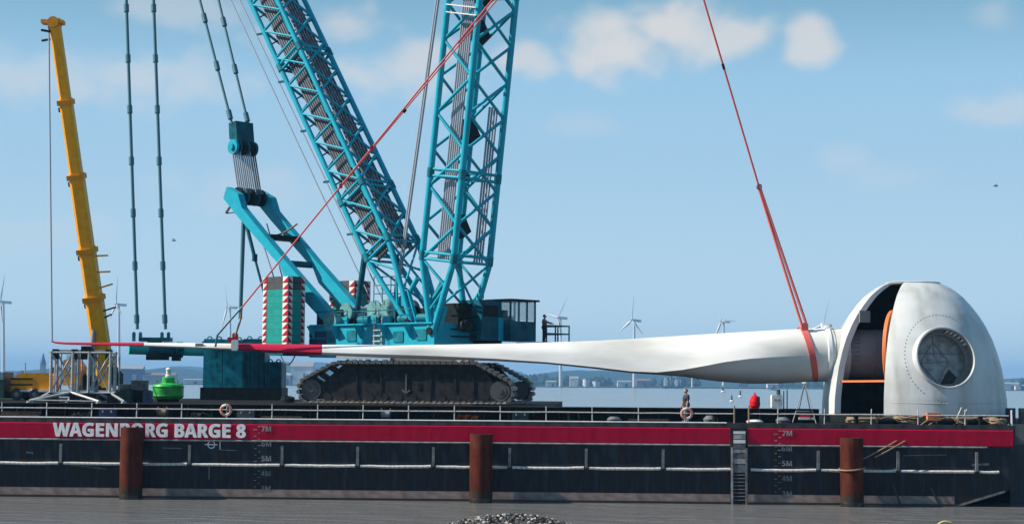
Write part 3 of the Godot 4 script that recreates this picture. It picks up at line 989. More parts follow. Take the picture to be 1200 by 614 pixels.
# ------------------------------------------------------------------ the crawler crane
func lattice(root: Node3D, part: String, foot: Vector3, p0: Vector3, p1: Vector3, w: float, hw: float, panel: float, style: String, length: float) -> void:
	# p0 -> p1: centre line in the crane's x-y plane; w: depth of the side faces, hw: half width
	var d := (p1 - p0).normalized()
	var nrm := Vector3(-d.y, d.x, 0)   # towards the rear
	var node := Node3D.new()
	node.name = part
	root.add_child(node)
	var st := mesh()
	var cr := 0.21 if style == "warren" else 0.18
	var corner := func(s: float, f: float, z: float) -> Vector3: return p0 + d * s + nrm * (w * 0.5 * f) + Vector3(0, 0, hw * z)
	for f in [-1.0, 1.0]:
		for z in [-1.0, 1.0]:
			st = mesh()
			tube(st, [foot + Vector3(0, 0, hw * z) + nrm * 0.14 * f, corner.call(0.0, f, z), corner.call(length, f, z)], cr, 8)
			obj("chord", st, M.teal, node)
	var N := int(length / panel)
	for z in [-1.0, 1.0]:
		# side faces
		for k in N:
			var s := k * panel
			st = mesh()
			if style == "warren":
				var g := 1.0 if k % 2 == 0 else -1.0
				cyl(st, corner.call(s, g, z), corner.call(s + panel, -g, z), 0.1, 0.1, 6)
			else:
				cyl(st, corner.call(s, 1.0, z), corner.call(s, -1.0, z), 0.085, 0.085, 6)
				obj("brace", st, M.teal, node)
				st = mesh()
				cyl(st, corner.call(s, -1.0, z), corner.call(s + panel, 1.0, z), 0.08, 0.08, 6)
			obj("brace", st, M.teal, node)
	for f in [-1.0, 1.0]:
		for k in N:
			var s := k * panel
			for g in [-1.0, 1.0]:
				st = mesh()
				cyl(st, corner.call(s, f, g), corner.call(s + panel, f, -g), 0.1, 0.1, 6)
				obj("brace", st, M.teal, node)
	# frames at the section joints
	for at in ([0.0, 5.3, 17.1, 28.9] if style == "warren" else [0.0, 4.6, 16.4, 28.2]):
		for off in [0.0, 0.42]:
			var s: float = at + off
			for e in [[-1, -1, 1, -1], [1, -1, 1, 1], [1, 1, -1, 1], [-1, 1, -1, -1]]:
				st = mesh()
				cyl(st, corner.call(s, e[0], e[1]), corner.call(s, e[2], e[3]), 0.1, 0.1, 6)
				obj("joint_frame", st, M.teal, node)
		for f in [-1.0, 1.0]:
			for z in [-1.0, 1.0]:
				st = mesh()
				var c: Vector3 = corner.call(at + 0.2, f, z)
				cyl(st, c - d * 0.3, c + d * 0.3, 0.24, 0.24, 8)
				obj("joint_sleeve", st, M.teal_worn, node)
	# foot section: bracing of its side faces and foot plates
	var fl := (corner.call(0.0, 0.0, 0.0) as Vector3).distance_to(foot)
	for z in [-1.0, 1.0]:
		for k in 2:
			var t0 := 1.0 - k * 0.36
			var t1 := t0 - 0.36
			var g := 1.0 if k % 2 == 0 else -1.0
			var zz := Vector3(0, 0, hw * z)
			var ca: Vector3 = foot + zz + ((corner.call(0.0, g, z) as Vector3) - foot - zz) * t0
			var cb: Vector3 = foot + zz + ((corner.call(0.0, -g, z) as Vector3) - foot - zz) * t1
			st = mesh()
			cyl(st, ca, cb, 0.085, 0.085, 6)
			obj("brace", st, M.teal, node)
		st = mesh()
		var u := (p0 - foot).normalized()
		var v := Vector3(-u.y, u.x, 0)
		var tip := foot + Vector3(0, 0, hw * z)
		prism(st, PackedVector2Array([Vector2(-0.38, -0.5), Vector2(0.38, -0.5), Vector2(0.85, fl * 0.36), Vector2(-0.85, fl * 0.36)]), tip - Vector3(0, 0, 0.13), 0.26, Basis(v, u, v.cross(u)))
		obj("foot_plate", st, M.teal, node)
		st = mesh()
		cyl(st, tip - Vector3(0, 0, 0.3), tip + Vector3(0, 0, 0.3), 0.24, 0.24, 12)
		obj("foot_pin", st, M.dark_machine, node)
	for k in 2:
		for g in [-1.0, 1.0]:
			st = mesh()
			var f := -1.0 if k == 0 else 1.0
			var lo := foot.lerp(p0, 0.35)
			cyl(st, lo + Vector3(0, 0, hw * g) + nrm * (w * 0.18 * f), corner.call(0.0, f, -g), 0.085, 0.085, 6)
			obj("brace", st, M.teal, node)

func track(root: Node3D, zc: float) -> void:
	T = track_frame * Transform3D(Basis(), Vector3(0, 0.12, zc))
	var node := Node3D.new()
	node.name = numbered("crawler_track", root)
	root.add_child(node)
	# frame plate, open under the sloping ends
	var st := mesh()
	prism(st, PackedVector2Array([Vector2(-5.6, 0.16), Vector2(5.5, 0.16), Vector2(5.7, 1.0), Vector2(4.5, 2.34), Vector2(-4.0, 2.34), Vector2(-4.75, 1.7), Vector2(-5.5, 1.0)]), Vector3(0, 0, -0.42), 0.84)
	obj("side_frame", st, M.track, node)
	for e in [[-5.0, 1.4, -5.65, 1.86], [-4.45, 1.9, -4.95, 2.2], [-5.35, 1.05, -6.1, 1.5]]:
		st = mesh()
		bar(st, Vector3(e[0], e[1], 0), Vector3(e[2], e[3], 0), 0.3, 0.7, Vector3.BACK)
		obj("end_web", st, M.track, node)
	for x in [-6.02, 5.98]:
		st = mesh()
		cyl(st, Vector3(x, 0.76, -0.5), Vector3(x, 0.76, 0.5), 0.62, 0.62, 28)
		cyl(st, Vector3(x, 0.76, -0.53), Vector3(x, 0.76, 0.53), 0.4, 0.4, 20)
		cyl(st, Vector3(x, 0.76, -0.57), Vector3(x, 0.76, 0.57), 0.16, 0.16, 14)
		obj("drive_wheel", st, M.sprocket, node)
	for k in 12:
		var x := -5.0 + k * 0.91
		st = mesh()
		cyl(st, Vector3(x, 0.33, -0.46), Vector3(x, 0.33, 0.46), 0.26, 0.26, 14)
		obj("track_roller", st, M.track, node)
	# ribs, hatches and the central jack bracket on the frame plate
	for x in [-3.1, -1.55, 1.6, 3.15, 4.3]:
		st = mesh()
		box(st, Vector3(x, 1.25, 0.44), Vector3(0.1, 1.7, 0.07))
		obj("stiffener", st, M.track, node)
	for s in [[-2.4, 1.5], [-1.9, 1.5], [2.2, 1.55], [2.75, 1.55], [0.9, 1.0]]:
		st = mesh()
		box(st, Vector3(s[0], s[1], 0.43), Vector3(0.26, 0.42, 0.04))
		obj("hatch", st, M.dark_machine, node)
	st = mesh()
	box(st, Vector3(0.05, 1.2, 0.46), Vector3(0.07, 1.2, 0.08))
	bar(st, Vector3(-0.2, 0.78, 0.46), Vector3(0.05, 0.6, 0.46), 0.08)
	bar(st, Vector3(0.3, 0.78, 0.46), Vector3(0.05, 0.6, 0.46), 0.08)
	obj("jack_bracket", st, M.track_steel, node)
	# shoes along the loop
	var path := []
	var ri := 0.80
	for k in 13:
		var a := -PI * 0.5 - k / 12.0 * deg_to_rad(142)
		path.append(Vector2(-6.02, 0.76) + Vector2(cos(a), sin(a)) * ri)
	path.append_array([Vector2(-4.75, 2.33), Vector2(-4.3, 2.46), Vector2(4.35, 2.46), Vector2(4.75, 2.3)])
	for k in 13:
		var a := deg_to_rad(52) - k / 12.0 * deg_to_rad(142)
		path.append(Vector2(5.98, 0.76) + Vector2(cos(a), sin(a)) * ri)
	path.append(path[0])
	var lens := [0.0]
	for i in path.size() - 1:
		lens.append(lens[i] + path[i].distance_to(path[i + 1]))
	var total: float = lens[-1]
	var N := int(total / 0.37)
	for k in N:
		var s := total * k / N
		var i := 0
		while i < path.size() - 2 and lens[i + 1] < s:
			i += 1
		var t: float = (s - lens[i]) / (lens[i + 1] - lens[i])
		var p: Vector2 = path[i].lerp(path[i + 1], t)
		var dir: Vector2 = (path[i + 1] - path[i]).normalized()
		var q := Basis(Vector3(dir.x, dir.y, 0), Vector3(-dir.y, dir.x, 0), Vector3.BACK)
		st = mesh()
		var down := q.y.y < -0.9
		box(st, Vector3(p.x, p.y, 0), Vector3(0.31 if not down else 0.24, 0.12, 1.4), q)
		box(st, Vector3(p.x, p.y, 0) + q.y * (0.08 if not down else 0.03), Vector3(0.16, 0.12 if not down else 0.06, 1.4), q)
		box(st, Vector3(p.x, p.y, 0) - q.y * 0.1, Vector3(0.26, 0.12, 0.5), q)
		obj("track_shoe", st, M.track_worn if down else M.track_steel, node)
	T = Transform3D()

func striped_edge(st_r: SurfaceTool, st_w: SurfaceTool, p: Vector3, s: Vector3, flip: bool) -> void:
	# one row of a red and white warning edge: a white plate with a red triangle laid on it
	box(st_w, p, s)

func build_crane() -> void:
	var o := thing("crawler_crane", "huge teal lattice boom crawler crane on black tracks behind the white blade", "crane", crane_frame.origin)
	track(o, 4.0)
	track(o, -4.0)
	T = track_frame
	var st := mesh()
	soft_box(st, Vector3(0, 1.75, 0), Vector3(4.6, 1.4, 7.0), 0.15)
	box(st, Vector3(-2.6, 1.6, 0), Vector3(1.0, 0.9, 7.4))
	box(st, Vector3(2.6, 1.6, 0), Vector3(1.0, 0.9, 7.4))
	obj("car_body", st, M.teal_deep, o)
	st = mesh()
	cyl(st, Vector3(0, 2.4, 0), Vector3(0, 3.0, 0), 1.9, 1.9, 32)
	obj("slewing_ring", st, M.dark_machine, o)

	T = crane_frame
	# superstructure: a long bright side box with a deck lip and gussets
	st = mesh()
	box(st, Vector3(-2.9, 4.05, 0.0), Vector3(11.8, 2.1, 3.6))
	obj("main_frame", st, M.teal, o)
	st = mesh()
	box(st, Vector3(-2.9, 5.14, 0.0), Vector3(11.6, 0.1, 3.9))
	obj("deck_lip", st, M.teal, o)
	for x in [-8.2, -5.9, -3.6, -1.3, 1.0]:
		st = mesh()
		prism(st, PackedVector2Array([Vector2(0, 5.09), Vector2(0, 4.2), Vector2(0.12, 4.2), Vector2(0.75, 5.09)]), Vector3(x, 0, 1.8), 0.08, Basis(Vector3.BACK, Vector3.UP, Vector3.LEFT))
		obj("gusset", st, M.teal, o)
	for k in 5:
		st = mesh()
		box(st, Vector3(-2.0, 3.3 + k * 0.36, 1.93), Vector3(0.7, 0.07, 0.24))
		obj("ladder_step", st, M.rail, o)
	for x in [-2.36, -1.64]:
		st = mesh()
		box(st, Vector3(x, 4.35, 1.93), Vector3(0.07, 2.4, 0.07))
		obj("ladder_stile", st, M.rail, o)
	# dark blue louvred engine panels at the rear
	for k in 3:
		st = mesh()
		box(st, Vector3(-7.9, 3.5 + k * 0.52, 1.84), Vector3(1.7, 0.4, 0.08))
		obj("louvre", st, M.navy, o)
	st = mesh()
	box(st, Vector3(-7.4, 5.7, -0.2), Vector3(2.4, 1.0, 3.0))
	obj("engine_cover", st, M.dark_machine, o)
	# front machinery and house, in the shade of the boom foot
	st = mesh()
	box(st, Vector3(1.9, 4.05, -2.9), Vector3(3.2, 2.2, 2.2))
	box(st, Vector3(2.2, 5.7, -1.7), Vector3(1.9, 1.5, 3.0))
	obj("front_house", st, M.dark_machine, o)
	for y in [4.3, 4.75, 5.6]:
		st = mesh()
		cyl(st, Vector3(3.62, y, -3.6), Vector3(3.62, y, 0.9), 0.06, 0.06, 6)
		obj("hydraulic_pipe", st, M.dark_machine, o)
	for z in [-2.4, -0.6]:
		st = mesh()
		cyl(st, Vector3(3.3, 5.0, z), Vector3(3.75, 5.0, z), 0.4, 0.4, 16)
		obj("swing_motor", st, M.dark_machine, o)
	# winch drums with flanges
	for s in [[404.5, 366.0, 0.62], [438.0, 364.0, 0.68], [455.0, 363.0, 0.74]]:
		var c := on_plane(s[0], s[1], crane_frame, 1.1)
		st = mesh()
		cyl(st, Vector3(c.x, c.y, -1.0), Vector3(c.x, c.y, 1.0), s[2] * 0.7, s[2] * 0.7, 20)
		obj("rope_drum", st, M.rope_steel, o)
		for z in [-1.05, 1.05]:
			st = mesh()
			cyl(st, Vector3(c.x, c.y, z - 0.06), Vector3(c.x, c.y, z + 0.06), s[2], s[2], 24)
			cyl(st, Vector3(c.x, c.y, z - 0.12), Vector3(c.x, c.y, z + 0.12), s[2] * 0.32, s[2] * 0.32, 14)
			obj("drum_flange", st, M.drum, o)
		st = mesh()
		box(st, Vector3(c.x, 5.4, 1.25), Vector3(s[2] * 1.2, 0.55, 0.16))
		obj("drum_bracket", st, M.teal, o)
	for s in [[-4.5, 5.9, -0.6, 1.0], [-0.6, 5.75, 0.7, 0.9], [0.7, 5.6, 0.2, 0.7], [-2.6, 5.5, 0.4, 0.6]]:
		st = mesh()
		box(st, Vector3(s[0], s[1], s[2]), Vector3(s[3], 1.1, 1.2))
		obj("machinery_box", st, M.dark_machine if s[0] > -4.0 else M.teal_worn, o)

	for k in 7:
		st = mesh()
		var x := -8.0 + k * 1.5
		cyl(st, Vector3(x, 5.19, 1.85), Vector3(x, 6.1, 1.85), 0.03, 0.03, 5)
		obj("deck_post", st, M.teal_worn, o)
	st = mesh()
	tube(st, sag(Vector3(-8.0, 6.08, 1.85), Vector3(1.0, 6.08, 1.85), 0.08, 12), 0.025, 5)
	obj("deck_chain", st, M.teal_worn, o)
	for s in [[-5.6, 5.55, -0.9, 0.7], [-1.5, 5.7, -1.2, 0.9], [-3.9, 5.45, 1.3, 0.5], [1.4, 5.5, 1.0, 0.6], [-0.1, 5.45, 1.35, 0.45]]:
		st = mesh()
		cyl(st, Vector3(s[0] - s[3], s[1], s[2]), Vector3(s[0] + s[3], s[1], s[2]), 0.28, 0.28, 14)
		obj("hydraulic_tank", st, M.teal_worn if s[2] > 0.0 else M.dark_machine, o)
	for k in 9:
		st = mesh()
		var x := -6.4 + k * 0.95
		tube(st, [Vector3(x, 5.2, 0.9), Vector3(x + 0.1, 5.75 + 0.12 * (k % 3), 0.8), Vector3(x + 0.7, 5.85, 0.6), Vector3(x + 1.0, 5.25, 0.5)], 0.045, 5)
		obj("hydraulic_hose", st, M.rope_dark, o)
	for s in [[-6.7, 4.35], [-4.6, 4.4], [-0.2, 4.3], [1.9, 4.4]]:
		st = mesh()
		soft_box(st, Vector3(s[0], s[1], 1.82), Vector3(0.9, 0.7, 0.08), 0.04)
		obj("access_cover", st, M.teal_worn, o)
	# cab on the far front corner, with its windows, and the walkway before it
	var cab := Node3D.new()
	cab.name = "cab"
	o.add_child(cab)
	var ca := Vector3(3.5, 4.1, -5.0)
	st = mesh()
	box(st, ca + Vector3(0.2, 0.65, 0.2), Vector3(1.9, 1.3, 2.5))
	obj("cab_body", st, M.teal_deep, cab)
	for s in [[-0.7, -1.0], [-0.7, 1.4], [1.1, -1.0], [1.1, 1.4], [1.1, 0.6], [1.1, -0.2], [0.2, 1.4]]:
		st = mesh()
		box(st, ca + Vector3(s[0], 1.95, s[1]), Vector3(0.1, 1.3, 0.1))
		obj("window_post", st, M.teal_deep, cab)
	for s in [[1.1, -0.6, 0.02, 0.7], [1.1, 0.2, 0.02, 0.7], [1.1, 1.0, 0.02, 0.7]]:
		st = mesh()
		box(st, ca + Vector3(s[0] + 0.02, 1.95, s[1]), Vector3(0.02, 1.22, s[3]))
		obj("window", st, M.cab_glass, cab)
	for x in [-0.25, 0.65]:
		st = mesh()
		box(st, ca + Vector3(x, 1.95, 1.42), Vector3(0.78, 1.22, 0.02))
		obj("window", st, M.cab_glass, cab)
	st = mesh()
	box(st, ca + Vector3(0.2, 2.66, 0.2), Vector3(2.3, 0.12, 2.8))
	obj("cab_roof", st, M.dark_machine, cab)
	st = mesh()
	box(st, ca + Vector3(-0.2, 1.2, 0.3), Vector3(0.6, 0.9, 0.6))
	box(st, ca + Vector3(-0.45, 1.7, 0.3), Vector3(0.14, 0.7, 0.55))
	obj("driver_seat", st, M.dark_machine, cab)
	st = mesh()
	cyl(st, ca + Vector3(-0.2, 2.7, 2.6), ca + Vector3(-0.1, 3.4, 2.6), 0.025, 0.015, 5)
	obj("antenna", st, M.rope_dark, cab)
	st = mesh()
	box(st, ca + Vector3(-0.3, 1.3, 2.6), Vector3(1.7, 2.6, 1.9))
	obj("control_house", st, M.teal_deep, o)
	st = mesh()
	box(st, ca + Vector3(0.58, 0.75, 1.75), Vector3(0.06, 1.5, 0.45))
	obj("side_door", st, M.teal, o)
	st = mesh()
	box(st, ca + Vector3(0.57, 1.9, 2.7), Vector3(0.06, 0.7, 1.3))
	obj("air_grille", st, M.dark_machine, o)
	st = mesh()
	box(st, ca + Vector3(0.4, -0.06, -2.7), Vector3(2.6, 0.1, 2.6))
	obj("walkway", st, M.dark_machine, o)
	for s in [[1.6, -1.6], [1.6, -2.75], [1.6, -3.9], [-0.7, -3.9], [0.4, -3.9]]:
		st = mesh()
		cyl(st, ca + Vector3(s[0], 0, s[1]), ca + Vector3(s[0], 1.08, s[1]), 0.05, 0.05, 6)
		obj("walkway_post", st, M.teal_deep, o)
	for y in [0.55, 1.08]:
		st = mesh()
		tube(st, [ca + Vector3(1.6, y, -1.6), ca + Vector3(1.6, y, -3.9), ca + Vector3(-0.7, y, -3.9)], 0.05, 6)
		obj("walkway_rail", st, M.teal_deep, o)

	# counterweight stacks: plates with red and white edges, darker plates on top
	for side in [0, 1]:
		var node := Node3D.new()
		node.name = numbered("counterweight", o)
		o.add_child(node)
		var z1 := 4.1 if side == 0 else -1.9
		var x1 := -8.4
		for k in 11:
			var y := 3.55 + k * 0.44
			st = mesh()
			soft_box(st, Vector3(x1 - 1.28, y + 0.21, z1 - 0.75), Vector3(2.56, 0.432, 1.5), 0.02)
			obj("plate", st, M.ballast_green if k < 9 else M.ballast_grey, node)
			# warning edges on both corners of the long face and one on the short face
			for c in [[x1 - 0.26, 0.52, true], [x1 - 2.36, 0.4, true], [0.0, 0.0, false], [1.0, 0.0, false]]:
				var sw := mesh()
				var sr := mesh()
				if c[2]:
					box(sw, Vector3(c[0], y + 0.21, z1 + 0.012), Vector3(c[1], 0.40, 0.02))
					var h: float = c[1] * 0.5
					prism(sr, PackedVector2Array([Vector2(-h, -0.2), Vector2(h, -0.2), Vector2(h, 0.17)]), Vector3(c[0], y + 0.21, z1 + 0.022), 0.008)
				else:
					var zz := z1 - 0.2 if c[0] == 0.0 else z1 - 1.32
					box(sw, Vector3(x1 + 0.012, y + 0.21, zz), Vector3(0.02, 0.40, 0.36))
					prism(sr, PackedVector2Array([Vector2(-0.18, -0.2), Vector2(0.18, -0.2), Vector2(-0.18, 0.19)]), Vector3(x1 + 0.022, y + 0.21, zz), 0.008, Basis(Vector3(0, 0, -1), Vector3.UP, Vector3.RIGHT))
				obj("white_edge", sw, M.sign_white, node)
				obj("red_edge", sr, M.sign_red, node)
		st = mesh()
		box(st, Vector3(x1 - 1.28, 3.42, z1 - 0.75), Vector3(2.7, 0.22, 1.6))
		obj("tray", st, M.dark_machine, node)
	# cross beam that carries both stacks
	st = mesh()
	box(st, Vector3(-9.6, 3.35, 0.4), Vector3(1.5, 0.5, 7.4))
	obj("counterweight_beam", st, M.teal_deep, o)

	# gantry: two heavy legs that lean back, sheaves at the head
	var head_n := on_plane(271.0, 233.0, crane_frame, 1.5)
	var knee_n := on_plane(335.0, 306.0, crane_frame, 1.5)
	var foot_n := on_plane(391.0, 377.0, crane_frame, 1.5)
	for z in [1.5, -1.5]:
		var h := Vector3(head_n.x, head_n.y, z)
		var kn := Vector3(knee_n.x, knee_n.y, z)
		var f := Vector3(foot_n.x, foot_n.y, z)
		var d := (f - h).normalized()
		var nn := Vector3(-d.y, d.x, 0)
		st = mesh()
		var a := h - nn * 0.0
		prism(st, PackedVector2Array([Vector2(-0.75, 0.5), Vector2(-0.5, -0.35), Vector2(1.5, -0.4), Vector2((kn - h).length(), -0.3), Vector2((kn - h).length() + 1.1, -0.72), Vector2((f - h).length(), -0.42), Vector2((f - h).length(), 0.42), Vector2((kn - h).length(), 0.3), Vector2(1.6, 0.36), Vector2(0.6, 0.85)]), a - Vector3(0, 0, 0.28), 0.56, Basis(d, nn, d.cross(nn)))
		obj("gantry_leg", st, M.teal, o)
		st = mesh()
		cyl(st, f - Vector3(0, 0, 0.4), f + Vector3(0, 0, 0.4), 0.62, 0.62, 20)
		cyl(st, f - Vector3(0, 0, 0.48), f + Vector3(0, 0, 0.48), 0.2, 0.2, 12)
		obj("gantry_foot_hinge", st, M.drum, o)
	for k in 5:
		st = mesh()
		var z := -1.0 + k * 0.5
		cyl(st, Vector3(head_n.x + 0.1, head_n.y + 0.25, z - 0.1), Vector3(head_n.x + 0.1, head_n.y + 0.25, z + 0.1), 0.62, 0.62, 20)
		obj("gantry_sheave", st, M.teal_deep if k % 2 else M.dark_machine, o)
	st = mesh()
	cyl(st, Vector3(knee_n.x - 0.6, knee_n.y - 0.1, -1.4), Vector3(knee_n.x - 0.6, knee_n.y - 0.1, 1.4), 0.22, 0.22, 12)
	obj("gantry_cross_tube", st, M.teal_deep, o)
	st = mesh()
	var hang := []
	for k in 9:
		var t := k / 8.0
		hang.append(Vector3(lerpf(head_n.x + 1.2, knee_n.x - 2.0, t), lerpf(head_n.y - 1.4, knee_n.y + 2.9, t) - 1.5 * sin(t * PI) * 0.7, lerpf(1.2, -1.2, t)))
	tube(st, hang, 0.07, 6)
	obj("slack_hose", st, M.manila, o)
	st = mesh()
	box(st, Vector3(head_n.x + 3.7, head_n.y - 2.9, 0), Vector3(1.0, 0.35, 2.7))
	obj("gantry_platform", st, M.dark_machine, o)
	# fittings under the head and the raising struts
	st = mesh()
	bar(st, Vector3(head_n.x + 0.0, head_n.y - 0.4, 1.5), Vector3(head_n.x - 0.5, head_n.y - 1.0, 1.6), 0.12)
	bar(st, Vector3(head_n.x - 0.6, head_n.y - 1.0, 1.5), Vector3(head_n.x + 1.0, head_n.y - 1.0, 1.5), 0.08)
	obj("head_fitting", st, M.rope_dark, o)
	var s0 := on_plane(285.0, 255.0, crane_frame, 1.4)
	var s1 := on_plane(281.0, 374.0, crane_frame, 1.4)
	st = mesh()
	cyl(st, s0, s1, 0.16, 0.13, 8)
	obj("raising_strut", st, M.pendant, o)
	var s2 := on_plane(298.0, 302.0, crane_frame, 1.4)
	var s3 := on_plane(309.0, 344.0, crane_frame, 1.4)
	st = mesh()
	cyl(st, s0 + Vector3(0.1, 0, 0), s2, 0.13, 0.13, 8)
	cyl(st, s2, s3, 0.09, 0.09, 8)
	cyl(st, s2 - Vector3(0, 0.25, 0), s2 + Vector3(0, 0.25, 0), 0.19, 0.19, 8)
	obj("raising_cylinder", st, M.teal_deep, o)
	for k in 2:
		st = mesh()
		cyl(st, on_plane(300.0 + k * 12.0, 262.0, crane_frame, 0.4 - k), on_plane(322.0 + k * 10.0, 330.0, crane_frame, 0.4 - k), 0.05, 0.05, 5)
		obj("gantry_rope", st, M.rope_steel, o)

	# floating block of the backstay reeving above the gantry
	var block := Node3D.new()
	block.name = "backstay_block"
	o.add_child(block)
	var bc := on_plane(268.0, 170.0, crane_frame, 1.2)
	st = mesh()
	prism(st, PackedVector2Array([Vector2(-0.62, 1.5), Vector2(-0.5, 0.3), Vector2(0.4, 0.15), Vector2(0.2, 1.6)]), Vector3(bc.x, bc.y + 0.2, -0.8), 1.6)
	obj("block_frame", st, M.teal_deep, block)
	for k in 6:
		st = mesh()
		var z := -0.9 + k * 0.36
		cyl(st, Vector3(bc.x + 0.1, bc.y - 0.1, z - 0.1), Vector3(bc.x + 0.1, bc.y - 0.1, z + 0.1), 0.54, 0.54, 22)
		obj("sheave", st, M.teal if k == 5 else (M.dark_machine if k % 2 else M.teal_deep), block)
	st = mesh()
	cyl(st, Vector3(bc.x + 0.1, bc.y - 0.1, -1.15), Vector3(bc.x + 0.1, bc.y - 0.1, 1.15), 0.2, 0.22, 12)
	obj("sheave_pin", st, M.teal, block)
	for g in [[0.95, 5, 0.1], [0.05, 5, 0.1], [-0.75, 3, 0.1]]:
		for k in g[1]:
			st = mesh()
			var z: float = g[0] - k * g[2]
			cyl(st, Vector3(bc.x + 0.1 + 0.1 * (k - 1), bc.y - 0.2, z), Vector3(head_n.x + 0.2 + 0.1 * (k - 1), head_n.y + 0.4, z), 0.06, 0.06, 5)
			obj("reeving_rope", st, M.rope_steel if g[1] == 5 else M.rope_dark, block)

	# main boom, nearly upright
	var hwb := 1.66
	var L2 := on_plane(503.6, 211.0, crane_frame, hwb)
	var M2 := on_plane(541.0, 211.0, crane_frame, hwb)
	var L0 := on_plane(524.0, 0.0, crane_frame, hwb)
	var M0 := on_plane(563.0, 0.0, crane_frame, hwb)
	var pa := (L2 + M2) * 0.5
	var pb := (L0 + M0) * 0.5
	pa.z = 0
	pb.z = 0
	var dd := (pb - pa).normalized()
	var start := pa + dd * (9.1 - pa.y) / dd.y
	var foot := on_plane(506.0, 388.0, crane_frame, hwb)
	foot.z = 0
	var wb := (M2.x - L2.x) * dd.y
	lattice(o, "main_boom", foot, start, pb, wb, hwb, 2.33, "warren", 30.3)
	# hoist ropes and deflector sheaves inside the boom
	var bn := Vector3(-dd.y, dd.x, 0)
	for k in 6:
		st = mesh()
		var f := 0.35 - k * 0.13
		cyl(st, start + bn * wb * 0.5 * f + Vector3(0, 0, hwb * 0.7), start + dd * 31.0 + bn * wb * 0.5 * f + Vector3(0, 0, hwb * 0.7), 0.065, 0.065, 5)
		obj("hoist_rope", st, M.rope_steel, o)
	for k in 4:
		st = mesh()
		var z := -0.35 - k * 0.14
		cyl(st, start + bn * wb * -0.38 + Vector3(0, 0, hwb * z), start + dd * 10.0 + bn * wb * -0.38 + Vector3(0, 0, hwb * z), 0.07, 0.07, 5)
		obj("stowed_pendant", st, M.rope_steel, o)
	for s in [2.3, 8.4, 14.8, 17.2]:
		st = mesh()
		var c: Vector3 = start + dd * s
		box(st, c + Vector3(-0.35, 0, -0.3), Vector3(0.9, 1.3, 0.9), Basis(Vector3.BACK, 0.5))
		obj("rope_guide", st, M.dark_machine, o)
	for y in [7.0, 16.0]:
		st = mesh()
		bar(st, on_plane(524.0, y - 2.0, crane_frame, hwb + 0.25), on_plane(559.0, y + 2.0, crane_frame, hwb + 0.25), 0.26, 0.06)
		obj("joint_board", st, M.white, o)
	# derrick mast, leaning back
	var hwm := 1.38
	var a2 := on_plane(327.5, 78.0, crane_frame, hwm)
	var b2 := on_plane(361.0, 78.0, crane_frame, hwm)
	var a1 := on_plane(293.0, 0.0, crane_frame, hwm)
	var b1 := on_plane(324.0, 0.0, crane_frame, hwm)
	var q1 := (a2 + b2) * 0.5
	var q0 := (a1 + b1) * 0.5
	q1.z = 0
	q0.z = 0
	var md := (q0 - q1).normalized()
	# width across, measured square to the mast
	var across := absf((b2 - a2).cross(md).z)
	var mstart := q1 + md * (10.0 - q1.y) / md.y
	var mfoot := Vector3(0.35, 5.2, 0)
	lattice(o, "derrick_mast", mfoot, mstart, q0, across, hwm, 2.5, "pratt", 30.0)
	var mtop := mstart + md * 55.0
	var mn := Vector3(-md.y, md.x, 0)
	for k in 6:
		st = mesh()
		var f := 0.45 - k * 0.17
		var p := mstart + mn * across * 0.5 * f + Vector3(0, 0, hwm * 0.75)
		cyl(st, p - md * 0.4, p + md * 31.0, 0.085, 0.085, 6)
		obj("stowed_pendant", st, M.pendant_grey, o)
	for k in 6:
		st = mesh()
		var p := mstart + mn * across * -0.4 + Vector3(0, 0, hwm * (0.4 - k * 0.2))
		cyl(st, p - md * 0.4, p + md * 31.0, 0.085, 0.085, 6)
		obj("stowed_pendant", st, M.pendant_grey, o)
	for k in 13:
		for g in [1.0]:
			st = mesh()
			var c := mstart + md * (k * 2.5 + 1.25)
			cyl(st, c + mn * across * 0.45 + Vector3(0, 0, hwm * 0.9 * g), c + md * 0.9 + mn * across * -0.45 - Vector3(0, 0, hwm * 0.9 * g), 0.055, 0.055, 5)
			obj("inner_brace", st, M.dark_machine, o)
	for k in 7:
		st = mesh()
		var c := mstart + md * (3.0 + k * 3.9)
		bar(st, c + Vector3(-0.3, 0, 0.9), c + Vector3(0.6, -0.2, -0.9), 0.16, 0.3)
		obj("rope_guide", st, M.dark_machine, o)
	for k in 6:
		st = mesh()
		var c := mstart + md * (2.2 + k * 4.4) + Vector3(-md.y, md.x, 0) * (across * 0.5) + Vector3(0, 0, hwm)
		bar(st, c, c + Vector3(-0.55, -0.05, 0.25), 0.14)
		obj("mast_lug", st, M.teal_worn, o)
	# stop struts between mast and boom, near the feet
	st = mesh()
	cyl(st, on_plane(489.0, 326.0, crane_frame, 1.0), on_plane(464.0, 372.0, crane_frame, 1.0), 0.17, 0.17, 8)
	obj("mast_stop", st, M.teal, o)
	st = mesh()
	cyl(st, on_plane(428.0, 292.0, crane_frame, 0.6), on_plane(418.0, 366.0, crane_frame, 0.6), 0.2, 0.2, 8)
	obj("mast_strut", st, M.teal_deep, o)
	st = mesh()
	cyl(st, on_plane(519.0, 330.0, crane_frame, -0.4), on_plane(494.0, 384.0, crane_frame, -0.4), 0.22, 0.22, 8)
	obj("boom_stop", st, M.teal_worn, o)
	# service platform by the mast foot
	st = mesh()
	var sp := on_plane(449.0, 344.0, crane_frame, 1.2)
	for y in [0.0, 0.55, 1.1]:
		tube(st, [sp + Vector3(-0.9, y, 0), sp + Vector3(0.7, y, 0), sp + Vector3(0.7, y, -1.4)], 0.035, 5)
	for x in [-0.9, -0.1, 0.7]:
		cyl(st, sp + Vector3(x, -0.6, 0), sp + Vector3(x, 1.1, 0), 0.035, 0.035, 5)
	obj("service_rail", st, M.teal_worn, o)
	st = mesh()
